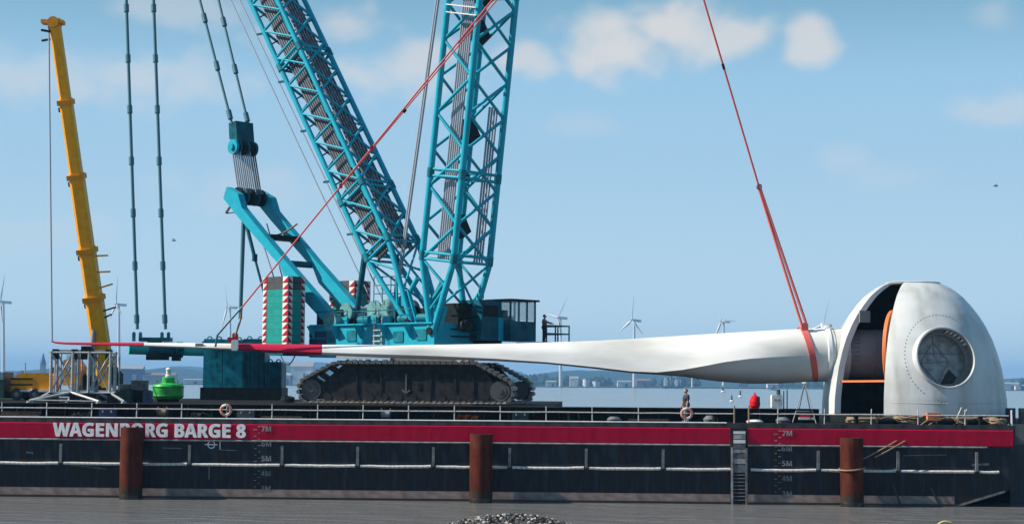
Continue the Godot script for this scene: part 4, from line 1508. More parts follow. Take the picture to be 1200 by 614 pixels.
	bar(st, on_plane(437.0, 318.0, crane_frame, 1.0), on_plane(449.0, 342.0, crane_frame, 1.0), 0.05)
	bar(st, on_plane(437.0, 318.0, crane_frame, 1.0), on_plane(447.0, 306.0, crane_frame, 1.0), 0.05)
	obj("ladder_hoop", st, M.rail, o)

	# pendants from the mast head: to the block and to the ballast, and the hoist ropes
	var hd := on_plane(140.0, -360.0, crane_frame, 1.3)
	for z in [1.3, -1.3]:
		var h := Vector3(hd.x, hd.y, z)
		st = mesh()
		cyl(st, Vector3(bc.x - 0.25, bc.y + 1.6, z * 0.6), h, 0.1, 0.1, 6)
		obj("backstay_pendant", st, M.pendant, o)
		for k in 5:
			st = mesh()
			var c := Vector3(bc.x - 0.25, bc.y + 1.6, z * 0.6).lerp(h, 0.02 + k * 0.105)
			var u := (h - Vector3(bc.x, bc.y, z)).normalized()
			cyl(st, c - u * 0.35, c + u * 0.35, 0.19, 0.19, 8)
			obj("pendant_link", st, M.pendant, o)
	for s in [[270.0, 0.0, 432.0, 346.0], [280.5, 0.0, 455.0, 366.0], [270.0, 0.0, 398.0, 330.0]]:
		st = mesh()
		cyl(st, on_plane(s[0], s[1] - 0.0, crane_frame, 0.1), on_plane(s[2], s[3], crane_frame, 0.1), 0.045, 0.045, 5)
		if s[2] < 400.0:
			continue
		var u := on_plane(s[0], s[1], crane_frame, 0.1)
		var v := on_plane(s[2], s[3], crane_frame, 0.1)
		cyl(st, u, u + (u - v) * 0.6, 0.045, 0.045, 5)
		obj("hoist_rope", st, M.rope_steel, o)
	for k in 2:
		st = mesh()
		var u := on_plane(511.5 + k * 2.2, 0.0, crane_frame, 0.2)
		var v := on_plane(466.0 + k * 2.0, 330.0, crane_frame, 0.2)
		cyl(st, u + (u - v) * 0.5, v, 0.08, 0.08, 6)
		obj("boom_pendant", st, M.rope_steel, o)
	T = Transform3D()
	st = mesh()
	T = track_frame
	box(st, Vector3(-2.65, 2.93, 4.3), Vector3(3.5, 0.14, 0.7))
	obj("catwalk", st, M.white, o)
	st = mesh()
	box(st, Vector3(1.6, 2.85, 4.0), Vector3(5.2, 0.34, 1.0))
	obj("catwalk", st, M.panel_grey, o)
	for k in 9:
		st = mesh()
		box(st, Vector3([-3.7, -3.3, -2.9, -2.4, -1.9, -1.3, 2.9, 3.4, 3.9][k], 2.72, 4.45), Vector3(0.3 if k % 2 else 0.18, 0.16, 0.2))
		obj("catwalk_bracket", st, M.white if k % 3 else M.panel_grey, o)
	T = Transform3D()
	# the timber mats under the near track
	T = track_frame
	for k in 13:
		var x := -6.3 + k * 1.05
		var mt := mesh()
		soft_box(mt, Vector3(x, 0.055, 4.0), Vector3(0.98, 0.1, 2.6), 0.02)
		tag(obj("timber_mat", mt, M.timber), "%s brown timber mat under the near crane track" % ["leftmost", "second from the left", "third from the left", "fourth from the left", "fifth from the left", "sixth from the left", "middle", "sixth from the right", "fifth from the right", "fourth from the right", "third from the right", "second from the right", "rightmost"][k], "mat", "timber mats under the near track")
	T = Transform3D()

func build_ballast() -> void:
	var d := 127.0
	var c := at_px(282, 466, d)
	c.y = TOP
	var o := thing("derrick_ballast", "stack of dark teal ballast boxes with a round beam, hung left of the crane", "ballast", c)
	var st := mesh()
	box(st, c + Vector3(0, 0.45, -1.6), Vector3(5.9, 0.9, 3.6))
	obj("tray", st, M.dark_machine, o)
	# [left px, right px, top py, bottom py, depth, front offset, material]
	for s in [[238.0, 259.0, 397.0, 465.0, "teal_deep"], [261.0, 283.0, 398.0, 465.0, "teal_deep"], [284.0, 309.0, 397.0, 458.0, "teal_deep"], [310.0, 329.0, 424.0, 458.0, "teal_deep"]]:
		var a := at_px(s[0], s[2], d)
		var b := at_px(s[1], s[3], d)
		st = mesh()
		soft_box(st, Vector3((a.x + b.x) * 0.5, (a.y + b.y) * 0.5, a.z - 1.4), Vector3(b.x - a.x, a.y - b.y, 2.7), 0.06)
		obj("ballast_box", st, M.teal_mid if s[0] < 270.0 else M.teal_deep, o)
		var n := 0 if s[0] < 280.0 else 5
		for k in n:
			st = mesh()
			box(st, Vector3(lerpf(a.x, b.x, (k + 0.5) / n), (a.y + b.y) * 0.5, a.z - 0.02), Vector3(0.09, (a.y - b.y) * 0.92, 0.1))
			obj("box_rib", st, M.teal_deep, o)
		for k in 2:
			st = mesh()
			torus(st, Vector3(lerpf(a.x, b.x, 0.25 + k * 0.5), a.y + 0.02, a.z - 0.6), Vector3.BACK, 0.16, 0.05, 12, 6)
			obj("lifting_eye", st, M.teal_worn, o)
	st = mesh()
	box(st, at_px(273, 403, d - 0.2), Vector3(4.5, 0.3, 0.4))
	obj("top_beam", st, M.teal_worn, o)
	# the round beam that the pendants hold
	var p0 := at_px(150, 408.5, 128.0)
	var p1 := at_px(246, 411, 130.0)
	st = mesh()
	cyl(st, p0, p1, 0.42, 0.42, 20)
	obj("carrier_beam", st, M.teal_green, o)
	for s in [[172.0, 188.0, 0.6], [190.0, 204.0, 0.54], [206.0, 213.0, 0.58]]:
		st = mesh()
		cyl(st, p0.lerp(p1, (s[0] - 150.0) / 96.0), p0.lerp(p1, (s[1] - 150.0) / 96.0), s[2], s[2], 16)
		obj("beam_collar", st, M.teal_deep, o)
	st = mesh()
	box(st, at_px(184, 418, 128.6), Vector3(1.6, 0.5, 0.6))
	box(st, at_px(206, 419, 129.0), Vector3(0.6, 0.5, 0.6))
	obj("beam_bracket", st, M.dark_machine, o)
	st = mesh()
	box(st, at_px(182, 398, 128.6), Vector3(2.3, 0.3, 0.9))
	obj("top_plate", st, M.teal_deep, o)
	for s in [[160.0, 147.0], [193.0, 179.0]]:
		var lo := at_px(s[0], 392, 128.6)
		var hi := crane_frame * on_plane(s[1] - 30.0, -860.0 * 0.45, crane_frame, 1.3 if s[0] < 170.0 else -1.3)
		var top := at_px(s[1], 0, lerpf(128.6, 134.5, 0.5))
		var u := (top - lo)
		st = mesh()
		cyl(st, lo + Vector3(0, 0.4, 0), lo + u * 1.9, 0.13, 0.13, 8)
		obj("pendant", st, M.pendant, o)
		for k in 12:
			var cc := lo + u * (0.045 + k * 0.155)
			st = mesh()
			cyl(st, cc - u.normalized() * 0.3, cc + u.normalized() * 0.3, 0.21, 0.21, 8)
			obj("pendant_link", st, M.pendant, o)
		for g in [-1, 1]:
			st = mesh()
			prism(st, PackedVector2Array([Vector2(-0.1, -0.5), Vector2(0.1, -0.5), Vector2(0.1, 0.1), Vector2(0, 0.2), Vector2(-0.1, 0.1)]), lo + Vector3(0.24 * g, 0, -0.15), 0.3)
			obj("hanger_plate", st, M.teal_worn, o)

# ------------------------------------------------------------------ the yellow crane
func build_mobile_crane() -> void:
	var d := 116.5
	var s := F / d
	var c := at_px(60, 470, d)
	c.y = TOP
	var o := thing("mobile_crane", "yellow truck crane with its telescopic boom raised behind the scaffold stand", "crane", c)
	var x := func(px: float) -> float: return at_px(px, 450, d).x
	var st := mesh()
	box(st, Vector3((x.call(-60.0) + x.call(140.0)) * 0.5, TOP + 0.42, -d - 1.0), Vector3(200.0 / s, 0.3, 2.5))
	obj("chassis", st, M.dark_machine, o)
	st = mesh()
	box(st, Vector3((x.call(22.0) + x.call(140.0)) * 0.5, TOP + 0.63, -d - 1.0), Vector3(118.0 / s, 0.13, 2.7))
	obj("deck_edge", st, M.white, o)
	for px in [-46.0, -24.0, 20.0, 41.0, 90.0, 112.0]:
		for z in [0.2, -2.2]:
			st = mesh()
			lathe(st, [Vector2(0.16, -0.16), Vector2(0.34, -0.16), Vector2(0.4, -0.1), Vector2(0.4, 0.1), Vector2(0.34, 0.16), Vector2(0.16, 0.16)], Vector3(x.call(px), TOP + 0.4, -d + z), Basis(Vector3.RIGHT, Vector3.BACK, Vector3.DOWN), 22)
			var w := obj("wheel", st, M.wet, o)
			st = mesh()
			cyl(st, Vector3(x.call(px), TOP + 0.4, -d + z - 0.12), Vector3(x.call(px), TOP + 0.4, -d + z + 0.12), 0.18, 0.15, 16)
			obj("rim", st, M.panel_grey, w)
	# engine housing with louvres
	var a := at_px(13.0, 437.0, d)
	var b := at_px(60.0, 459.0, d)
	st = mesh()
	prism(st, PackedVector2Array([Vector2(a.x, b.y), Vector2(b.x, b.y), Vector2(b.x, a.y - 0.15), Vector2(b.x - 0.3, a.y), Vector2(a.x + 0.6, a.y), Vector2(a.x, a.y - 0.4)]), Vector3(0, 0, -d - 2.2), 2.2)
	obj("engine_housing", st, M.amber, o)
	for k in 2:
		st = mesh()
		box(st, Vector3(at_px(36.0, 0, d).x, at_px(36, 444.0 + k * 7.0, d).y, -d + 0.012), Vector3(1.5, 0.1, 0.03))
		obj("louvre", st, M.dark_machine, o)
	st = mesh()
	box(st, Vector3(at_px(16.0, 0, d).x, at_px(16, 449, d).y, -d + 0.012), Vector3(0.36, 0.62, 0.03))
	obj("panel", st, M.yellow, o)
	st = mesh()
	box(st, Vector3(x.call(-8.0), TOP + 1.0, -d - 0.4), Vector3(1.7, 1.7, 2.2))
	obj("drive_cab", st, M.crate_green, o)
	st = mesh()
	box(st, Vector3(x.call(2.0), TOP + 1.6, -d + 0.72), Vector3(0.5, 0.5, 0.03))
	obj("window", st, M.cab_glass, o)
	st = mesh()
	cyl(st, Vector3(x.call(55.0), a.y, -d - 1.0), Vector3(x.call(55.0), a.y + 0.4, -d - 1.0), 0.12, 0.12, 10)
	obj("exhaust", st, M.dark_machine, o)
	# turntable and boom cradle
	st = mesh()
	cyl(st, Vector3(x.call(100.0), TOP + 0.7, -d - 1.0), Vector3(x.call(100.0), TOP + 1.0, -d - 1.0), 1.1, 1.1, 24)
	obj("turntable", st, M.dark_machine, o)
	st = mesh()
	var t0 := at_px(72.0, 422.0, d)
	prism(st, PackedVector2Array([Vector2(t0.x, TOP + 1.0), Vector2(x.call(92.0), TOP + 1.0), Vector2(x.call(92.0), t0.y - 0.4), Vector2(x.call(84.0), t0.y + 0.2), Vector2(t0.x, t0.y)]), Vector3(0, 0, -d - 1.9), 1.6)
	obj("boom_cradle", st, M.amber, o)
	st = mesh()
	prism(st, PackedVector2Array([Vector2(x.call(93.0), TOP + 1.0), Vector2(x.call(136.0), TOP + 1.0), Vector2(x.call(136.0), t0.y - 0.9), Vector2(x.call(124.0), t0.y - 0.1), Vector2(x.call(104.0), t0.y - 0.5), Vector2(x.call(93.0), t0.y - 1.1)]), Vector3(0, 0, -d - 1.9), 1.5)
	obj("boom_foot_frame", st, M.dark_machine, o)
	st = mesh()
	box(st, Vector3(x.call(84.0), TOP + 2.4, -d - 0.05), Vector3(0.9, 1.3, 0.12))
	obj("operator_cab", st, M.cab_glass, o)
	# telescopic boom: sections get thinner upwards, each with a collar
	var f := at_px(124.0, 452.0, d + 1.0)
	var h := at_px(63.0, 27.0, 112.0)
	var cuts := [0.0, 0.245, 0.378, 0.582, 0.785, 1.0]
	var wid := [1.08, 0.98, 0.9, 0.78, 0.66]
	var u := (h - f).normalized()
	for k in 5:
		var p: Vector3 = f.lerp(h, cuts[k])
		var q: Vector3 = f.lerp(h, cuts[k + 1])
		st = mesh()
		var w: float = wid[k]
		var side := u.cross(Vector3.BACK).normalized()
		var fr := side.cross(u)
		prism(st, PackedVector2Array([Vector2(-w * 0.5, -w * 0.5), Vector2(w * 0.5, -w * 0.5), Vector2(w * 0.5, w * 0.35), Vector2(w * 0.3, w * 0.55), Vector2(-w * 0.3, w * 0.55), Vector2(-w * 0.5, w * 0.35)]), p, (q - p).length() + 0.3, Basis(side, fr, u))
		obj("boom_section", st, M.yellow, o)
		if k > 0:
			st = mesh()
			box(st, p + u * 0.05, Vector3(w + 0.3, 0.34, w + 0.36), Basis(side, u, fr))
			obj("collar", st, M.amber, o)
			st = mesh()
			box(st, p - side * (w * 0.5 + 0.1) - u * 0.4, Vector3(0.2, 0.3, 0.3), Basis(side, u, fr))
			obj("roller", st, M.dark_machine, o)
	for t in [0.19, 0.21, 0.275, 0.32, 0.365]:
		var p := f.lerp(h, t)
		st = mesh()
		bar(st, p + Vector3(0.4, 0, 0.1), p + Vector3(1.35 if t > 0.2 else 1.0, 0.05 if t > 0.3 else 0.3, 0.1), 0.1)
		obj("cable_guide", st, M.amber if t > 0.25 else M.dark_machine, o)
	st = mesh()
	cyl(st, h - u * 0.1 + Vector3(0, 0.1, -0.5), h - u * 0.1 + Vector3(0, 0.1, 0.5), 0.36, 0.36, 16)
	box(st, h + Vector3(-0.1, 0.05, 0), Vector3(1.4, 0.24, 0.8))
	obj("boom_head", st, M.amber, o)
	st = mesh()
	bar(st, h + Vector3(-0.2, -0.6, 0.2), h + Vector3(-0.8, -0.5, 0.2), 0.14)
	bar(st, h + Vector3(-0.2, -1.1, 0.2), h + Vector3(-0.75, -1.2, 0.2), 0.12)
	obj("head_sheave_arm", st, M.dark_machine, o)
	st = mesh()
	cyl(st, at_px(104.0, 440.0, d - 0.8), f.lerp(h, 0.22) - u * 0.2, 0.2, 0.15, 10)
	obj("luffing_cylinder", st, M.panel_grey, o)
	# the rope that runs down to the blade's tip
	var top := h + Vector3(-0.35, -0.2, 0.1)
	var tip := at_px(60.0, 400.5, BLADE_D)
	st = mesh()
	cyl(st, tip, top, 0.055, 0.055, 6)
	obj("hoist_rope", st, M.rope_steel, o)

# ------------------------------------------------------------------ hub and blade
var hub_c: Vector3
const HUB_D := 106.5
const BLADE_D := 106.9

func hub_r(h: float) -> float:
	var pts := [[-0.1, 5.52], [0.0, 5.5], [1.0, 5.46], [1.92, 5.34], [2.85, 5.18], [3.74, 4.94], [4.55, 4.66], [5.3, 4.30], [6.0, 3.88], [6.6, 3.42], [7.1, 2.98], [7.53, 2.46], [7.82, 1.98], [7.95, 1.63], [8.1, 1.3]]
	for i in range(1, pts.size() - 2):
		if h <= pts[i + 1][0] or i == pts.size() - 3:
			var t: float = (h - pts[i][0]) / (pts[i + 1][0] - pts[i][0])
			return lerpf(pts[i][1], pts[i + 1][1], clampf(t, 0, 1))
	return 1.6

func build_hub() -> void:
	hub_c = at_px(1071.5, 470.0, HUB_D)
	hub_c.y = DECK + 0.45
	var o := thing("turbine_hub", "giant white egg-shaped turbine hub cover with an open side and a round port", "wind turbine hub", hub_c)
	var dirv := func(deg: float) -> Vector3: return Vector3(sin(deg_to_rad(deg)), 0, cos(deg_to_rad(deg)))
	var cam_az := rad_to_deg(atan2(EYE.x - hub_c.x, EYE.z - hub_c.z))
	var s0 := cam_az - 57.0
	var s1 := cam_az - 18.0
	# round port
	var paz := cam_az + 21.6
	var ph := 3.38
	var pn: Vector3 = (dirv.call(paz + 2.0) * 0.975 + Vector3(0, 0.2, 0)).normalized()
	var pc: Vector3 = hub_c + dirv.call(paz) * (hub_r(ph) - 0.1) + Vector3(0, ph, 0)
	var st := mesh()
	var inner := mesh()
	var hs := []
	for k in 49:
		hs.append(7.95 * k / 48.0)
	var AZ := 160
	for i in AZ:
		var a := s1 + (360.0 - (s1 - s0)) * i / AZ
		var b := s1 + (360.0 - (s1 - s0)) * (i + 1) / AZ
		for k in hs.size() - 1:
			var h0: float = hs[k]
			var h1: float = hs[k + 1]
			var mid: Vector3 = hub_c + dirv.call((a + b) * 0.5) * hub_r((h0 + h1) * 0.5) + Vector3(0, (h0 + h1) * 0.5, 0)
			var rel := mid - pc
			if (rel - pn * rel.dot(pn)).length() < 1.76 and rel.dot(pn) > -1.5:
				continue
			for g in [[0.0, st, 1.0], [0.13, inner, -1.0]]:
				var P := []
				var N := []
				for e in [[a, h0], [b, h0], [b, h1], [a, h1]]:
					var dr := (hub_r(e[1] + 0.12) - hub_r(e[1] - 0.12)) / 0.24
					var v: Vector3 = dirv.call(e[0])
					var nn := (v - Vector3(0, dr, 0)).normalized()
					P.append(hub_c + v * hub_r(e[1]) + Vector3(0, e[1], 0) - nn * g[0])
					N.append(nn * g[2])
				tri(g[1], P[0], P[1], P[2], N[0], N[1], N[2])
				tri(g[1], P[0], P[2], P[3], N[0], N[2], N[3])
	obj("cover_shell", st, M.hub_white, o)
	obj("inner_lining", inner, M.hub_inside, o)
	# rims of the open side
	for g in [[s0, 0.42], [s1, 0.16]]:
		st = mesh()
		var v: Vector3 = dirv.call(g[0])
		for k in hs.size() - 1:
			var P := []
			for e in [[hs[k], 0.0], [hs[k + 1], 0.0], [hs[k + 1], 1.0], [hs[k], 1.0]]:
				P.append(hub_c + v * (hub_r(e[0]) + 0.004 - e[1] * g[1]) + Vector3(0, e[0], 0))
			var nn: Vector3 = v.cross(Vector3.UP)
			flat_quad(st, P[0], P[1], P[2], P[3], -nn if g[0] == s0 else nn)
		obj("opening_rim", st, M.hub_edge if g[0] == s0 else M.hub_white, o)
	# flat top
	st = mesh()
	lathe(st, [Vector2(1.63, 7.95), Vector2(1.66, 7.99), Vector2(1.6, 8.03), Vector2(0.0, 8.06)], hub_c, Basis(), 48)
	obj("top_plate", st, M.hub_white, o)
	st = mesh()
	torus(st, hub_c + Vector3(0, 7.9, 0), Vector3.UP, 1.68, 0.035, 40, 6)
	obj("top_seam", st, M.panel_grey, o)
	# base frame on the deck
	st = mesh()
	lathe(st, [Vector2(5.3, 0.0), Vector2(5.45, -0.05), Vector2(5.45, -0.42), Vector2(4.9, -0.45)], hub_c, Basis(), 48)
	obj("transport_frame", st, M.dark_machine, o)
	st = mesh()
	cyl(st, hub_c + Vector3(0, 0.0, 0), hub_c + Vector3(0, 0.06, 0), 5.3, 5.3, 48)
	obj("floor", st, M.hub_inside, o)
	# round port: collar, inner tube, disc with ribs and a dark gap
	var port := Node3D.new()
	port.name = "round_port"
	o.add_child(port)
	var px: Vector3 = pn.cross(Vector3.UP).normalized() * -1.0
	var py := pn.cross(px) * -1.0
	if py.y < 0:
		py = -py
	var pb := Basis(px, pn, px.cross(pn))
	st = mesh()
	lathe(st, [Vector2(1.9, -0.6), Vector2(1.86, 0.08), Vector2(1.83, 0.13), Vector2(1.76, 0.14), Vector2(1.72, 0.1), Vector2(1.71, 0.0)], pc, pb, 56)
	obj("collar", st, M.hub_white, port)
	st = mesh()
	lathe(st, [Vector2(1.715, 0.08), Vector2(1.70, -0.5), Vector2(1.52, -0.52), Vector2(1.5, -0.62), Vector2(1.64, -0.64), Vector2(1.64, -1.1)], pc, pb, 56)
	obj("inner_tube", st, M.panel_grey, port)
	st = mesh()
	for g in [[1.70, -0.1, 0.03], [1.56, -0.5, 0.05]]:
		torus(st, pc + pn * g[1], pn, g[0], g[2], 48, 6)
	obj("inner_ring", st, M.hub_steel, port)
	st = mesh()
	cyl(st, pc - pn * 1.1, pc - pn * 1.05, 1.64, 1.64, 48)
	obj("disc", st, M.disc_grey, port)
	var disc := pc - pn * 1.03
	for e in [[Vector2(-0.2, 1.15), Vector2(-1.1, -0.1)], [Vector2(-0.2, 1.15), Vector2(0.65, 0.0)], [Vector2(-1.1, -0.1), Vector2(0.65, 0.0)], [Vector2(-1.1, -0.1), Vector2(-0.15, -1.3)], [Vector2(0.65, 0.0), Vector2(-0.15, -1.3)], [Vector2(-0.2, 1.5), Vector2(-0.2, 0.3)], [Vector2(-1.5, 0.5), Vector2(1.5, 0.45)], [Vector2(-1.1, -0.1), Vector2(-1.5, -0.6)]]:
		st = mesh()
		bar(st, disc + px * e[0].x + py * e[0].y, disc + px * e[1].x + py * e[1].y, 0.055, 0.05, pn)
		obj("disc_rib", st, M.hub_steel, port)
	st = mesh()
	prism(st, PackedVector2Array([Vector2(0.0, -1.35), Vector2(0.62, -0.45), Vector2(1.05, -0.95), Vector2(0.8, -1.3)]), disc + pn * 0.005, 0.03, Basis(px, py, px.cross(py)))
	obj("dark_hatch", st, M.hub_inside, port)
	st = mesh()
	for k in 6:
		var a := deg_to_rad(32.0 + k * 9.0)
		cyl(st, pc + (px * cos(a) + py * sin(a)) * 1.66 - pn * 0.45, pc + (px * cos(a) + py * sin(a)) * 1.66 - pn * 0.12, 0.055, 0.055, 6)
	obj("bolts", st, M.hub_edge, port)
	# arc of bolts on the cover round the port
	for k in 40:
		var a := deg_to_rad(62.0 + k * 5.2)
		if a > deg_to_rad(238.0) and a < deg_to_rad(250.0):
			continue
		var v := px * cos(a) + py * sin(a)
		var p := pc + v * 2.58
		var rel := p - hub_c
		var az := rad_to_deg(atan2(rel.x, rel.z))
		var r := hub_r(rel.y)
		if rel.y < 0.3:
			continue
		var q: Vector3 = hub_c + dirv.call(az) * (r + 0.005) + Vector3(0, rel.y, 0)
		st = mesh()
		cyl(st, q, q + pn * 0.02, 0.034, 0.03, 6)
		obj("cover_bolt", st, M.panel_grey, o)
	# faint moulded seam low on the cover
	st = mesh()
	var ring := []
	for k in 60:
		var a := s1 + 4.0 + k * 2.0
		ring.append(hub_c + dirv.call(a) * (hub_r(0.75) - 0.005) + Vector3(0, 0.75, 0))
	tube(st, ring, 0.02, 5)
	obj("cover_seam", st, M.hub_white, o)
	# inside: blade root tube, bearing ring, orange mounting ring and beam
	var bx := at_px(972.0, 415.0, BLADE_D)
	var ba := Vector3(1, 0, 0)
	var by := hub_c.y + 3.66
	st = mesh()
	cyl(st, Vector3(bx.x + 0.1, by, -BLADE_D), Vector3(hub_c.x - 1.6, by, -BLADE_D), 1.5, 1.5, 40)
	obj("root_tube", st, M.hub_steel, o)
	for k in 2:
		st = mesh()
		torus(st, Vector3(bx.x + 1.1 + k * 1.5, by, -BLADE_D), ba, 1.5, 0.03, 36, 6)
		obj("tube_rib", st, M.hub_steel, o)
	st = mesh()
	lathe(st, [Vector2(2.28, -0.14), Vector2(2.54, -0.14), Vector2(2.6, -0.06), Vector2(2.6, 0.1), Vector2(2.52, 0.16), Vector2(2.28, 0.16)], Vector3(hub_c.x - 1.22, by + 0.1, -106.2), Basis(Vector3(-0.42, 0, 0.91), Vector3(-0.91, 0, -0.42), Vector3(0, 1, 0)), 64)
	obj("mounting_ring", st, M.orange, o)
	st = mesh()
	lathe(st, [Vector2(0, -1.6), Vector2(1.6, -1.4), Vector2(2.0, 0), Vector2(1.8, 1.6), Vector2(0, 2.1)], Vector3(hub_c.x + 0.8, by, hub_c.z), Basis(), 32)
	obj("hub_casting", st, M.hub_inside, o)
	st = mesh()
	var b0 := at_px(982.0, 447.0, 105.0)
	var b1 := at_px(1040.0, 446.5, 102.3)
	bar(st, b0, b1, 0.1, 0.12)
	obj("floor_beam", st, M.orange, o)
	st = mesh()
	box(st, at_px(1014.0, 371.0, 104.6), Vector3(0.7, 0.7, 0.1), Basis(Vector3.UP, 0.3))
	obj("inner_panel", st, M.hub_steel, o)
	for k in 6:
		st = mesh()
		cyl(st, at_px(1000.0, 412.0 + k * 5.0 - 15, 104.2), at_px(1009.0, 412.0 + k * 5.0 - 15, 104.2), 0.03, 0.03, 5)
		obj("inner_rung", st, M.hub_inside, o)

func build_blade() -> void:
	var D := BLADE_D
	# px, top py, edge py, edge forward m, bottom py, back m
	var S := [
		[992.0, 384.0, 417.0, 1.6, 446.5, 1.6], [945.0, 385.0, 417.0, 1.62, 447.5, 1.6], [910.0, 387.0, 418.2, 1.78, 449.5, 1.45], [880.0, 388.6, 420.3, 1.95, 449.6, 1.3], [850.0, 390.5, 424.2, 1.95, 447.8, 1.15], [825.0, 392.0, 429.0, 1.8, 445.0, 1.0], [800.0, 393.5, 433.4, 1.55, 441.3, 0.9],
		[770.0, 395.5, 436.4, 1.45, 439.0, 0.75], [740.0, 397.5, 435.2, 1.25, 437.2, 0.7], [700.0, 399.5, 430.4, 1.1, 432.4, 0.6], [640.0, 401.5, 424.4, 0.95, 426.4, 0.55], [580.0, 403.0, 420.3, 0.8, 423.2, 0.5], [520.0, 404.0, 417.5, 0.7, 421.3, 0.45], [450.0, 404.3, 415.2, 0.5, 419.2, 0.42],
		[377.0, 404.0, 413.0, 0.46, 416.4, 0.38], [376.0, 404.0, 413.0, 0.46, 416.4, 0.38], [320.0, 403.2, 410.5, 0.4, 413.2, 0.33], [275.0, 402.6, 408.4, 0.34, 410.4, 0.28], [274.0, 402.6, 408.4, 0.34, 410.4, 0.28], [220.0, 402.0, 406.3, 0.27, 408.0, 0.22], [168.0, 401.5, 404.7, 0.2, 406.0, 0.18], [167.0, 401.5, 404.7, 0.2, 406.0, 0.18],
		[110.0, 401.4, 403.8, 0.14, 404.9, 0.12], [75.0, 401.1, 402.9, 0.09, 403.8, 0.08], [64.0, 400.4, 401.9, 0.07, 402.6, 0.06], [59.0, 399.0, 400.2, 0.05, 400.7, 0.05]]
	var o := thing("rotor_blade", "long white turbine blade with red and white tip bands lying across the picture", "turbine blade", at_px(500, 410, D))
	var rings := []
	for s in S:
		var top := at_px(s[0], s[1], D)
		var edge := at_px(s[0], s[2], D - s[3])
		var bot := at_px(s[0], s[4], D)
		top.z = -D + s[3] * 0.05
		bot.z = -D + s[3] * (0.25 if s[0] < 790.0 else 0.0)
		bot.y = EYE.y + (bot.y - EYE.y)
		var cy := (top.y + bot.y) * 0.5
		var back := Vector3(top.x, cy, -D - s[5])
		var root: float = clampf((s[0] - 880.0) / 65.0, 0, 1)
		var pts := []
		var ctrl := [edge, edge.lerp(top, 0.52) + Vector3(0, 0.16 * (top.y - edge.y) * 0.5, 0.16 * s[3]), top, Vector3(top.x, lerpf(cy, top.y, 0.75), back.z * 0.62 - D * 0.38), back, Vector3(top.x, lerpf(cy, bot.y, 0.75), back.z * 0.62 - D * 0.38), bot, edge.lerp(bot, 0.52) + Vector3(0, -0.14 * absf(edge.y - bot.y), 0.14 * s[3]), edge]
		for k in 8:
			for j in 5:
				var t := j / 5.0
				var p0: Vector3 = ctrl[maxi(k - 1, 0)]
				var p3: Vector3 = ctrl[mini(k + 2, 8)]
				pts.append(ctrl[k].cubic_interpolate(ctrl[k + 1], p0, p3, t))
		pts.append(edge)
		# the root is a plain tube
		var r := (top.y - bot.y) * 0.5
		for k in pts.size():
			var t := TAU * k / (pts.size() - 1)
			var cp := Vector3(top.x, cy + r * sin(t - 0.02), -D + r * cos(t - 0.02))
			pts[k] = pts[k].lerp(cp, root)
		rings.append(pts)
	var normals := []
	for i in rings.size():
		var nr := []
		var n: int = rings[i].size()
		for k in n:
			var i0 := maxi(i - 1, 0)
			var i1 := mini(i + 1, rings.size() - 1)
			if i1 - i0 == 2 and absf(S[i][0] - S[i0][0]) < 1.5:
				i0 = maxi(i - 2, 0)
			if i1 - i0 >= 2 and absf(S[i][0] - S[i1][0]) < 1.5:
				i1 = mini(i + 2, rings.size() - 1)
			var along: Vector3 = rings[i0][k] - rings[i1][k]
			var closed: bool = S[i][0] > 940.0
			var ka := k - 1
			var kb := k + 1
			if closed:
				ka = (k - 1 + n - 1) % (n - 1)
				kb = (k + 1) % (n - 1)
			var around: Vector3 = rings[i][clampi(kb, 0, n - 1)] - rings[i][clampi(ka, 0, n - 1)]
			var c := Vector3.ZERO
			for p in rings[i]:
				c += p
			c /= n
			var v := along.cross(around).normalized()
			if v.dot(rings[i][k] - c) < 0.0:
				v = -v
			nr.append(v)
		normals.append(nr)
	var pieces := [["blade_body", "blade_white", 0, 14], ["red_band", "blade_red", 15, 17], ["white_band", "blade_white", 18, 20], ["red_tip", "blade_red", 21, 25]]
	for pc in pieces:
		var st := mesh()
		for i in range(pc[2], pc[3]):
			for k in rings[i].size() - 1:
				tri(st, rings[i][k], rings[i + 1][k], rings[i + 1][k + 1], normals[i][k], normals[i + 1][k], normals[i + 1][k + 1])
				tri(st, rings[i][k], rings[i + 1][k + 1], rings[i][k + 1], normals[i][k], normals[i + 1][k + 1], normals[i][k + 1])
		for e in [pc[2], pc[3]]:
			var c := Vector3.ZERO
			for p in rings[e]:
				c += p
			c /= rings[e].size()
			var n := Vector3(1.0 if e == pc[2] else -1.0, 0, 0)
			for k in rings[e].size() - 1:
				tri(st, c, rings[e][k], rings[e][k + 1], n, n, n)
		obj(pc[0], st, M[pc[1]], o)
	# flange ring where the root meets the hub
	var a := at_px(968.5, 415.0, D)
	var st := mesh()
	lathe(st, [Vector2(1.58, -0.14), Vector2(1.68, -0.12), Vector2(1.70, 0.1), Vector2(1.58, 0.14)], a, Basis(Vector3.UP, Vector3.LEFT, Vector3.BACK), 48)
	obj("root_collar", st, M.hub_edge, o)
	st = mesh()
	lathe(st, [Vector2(1.60, -0.05), Vector2(1.64, 0.0), Vector2(1.60, 0.05)], at_px(975.0, 415.0, D), Basis(Vector3.UP, Vector3.LEFT, Vector3.BACK), 48)
	obj("root_seam", st, M.panel_grey, o)
	st = mesh()
	cyl(st, at_px(966.0, 384.0, D), at_px(966.0, 379.0, D), 0.12, 0.1, 8)
	box(st, at_px(968.0, 381.0, D), Vector3(0.5, 0.25, 0.3))
	obj("lifting_lug", st, M.hub_edge, o)
	# joint between the two halves of the white tip band
	st = mesh()
	box(st, at_px(233.0, 404.8, D - 0.24), Vector3(0.5, 0.24, 0.06))
	obj("tip_joint", st, M.panel_grey, o)

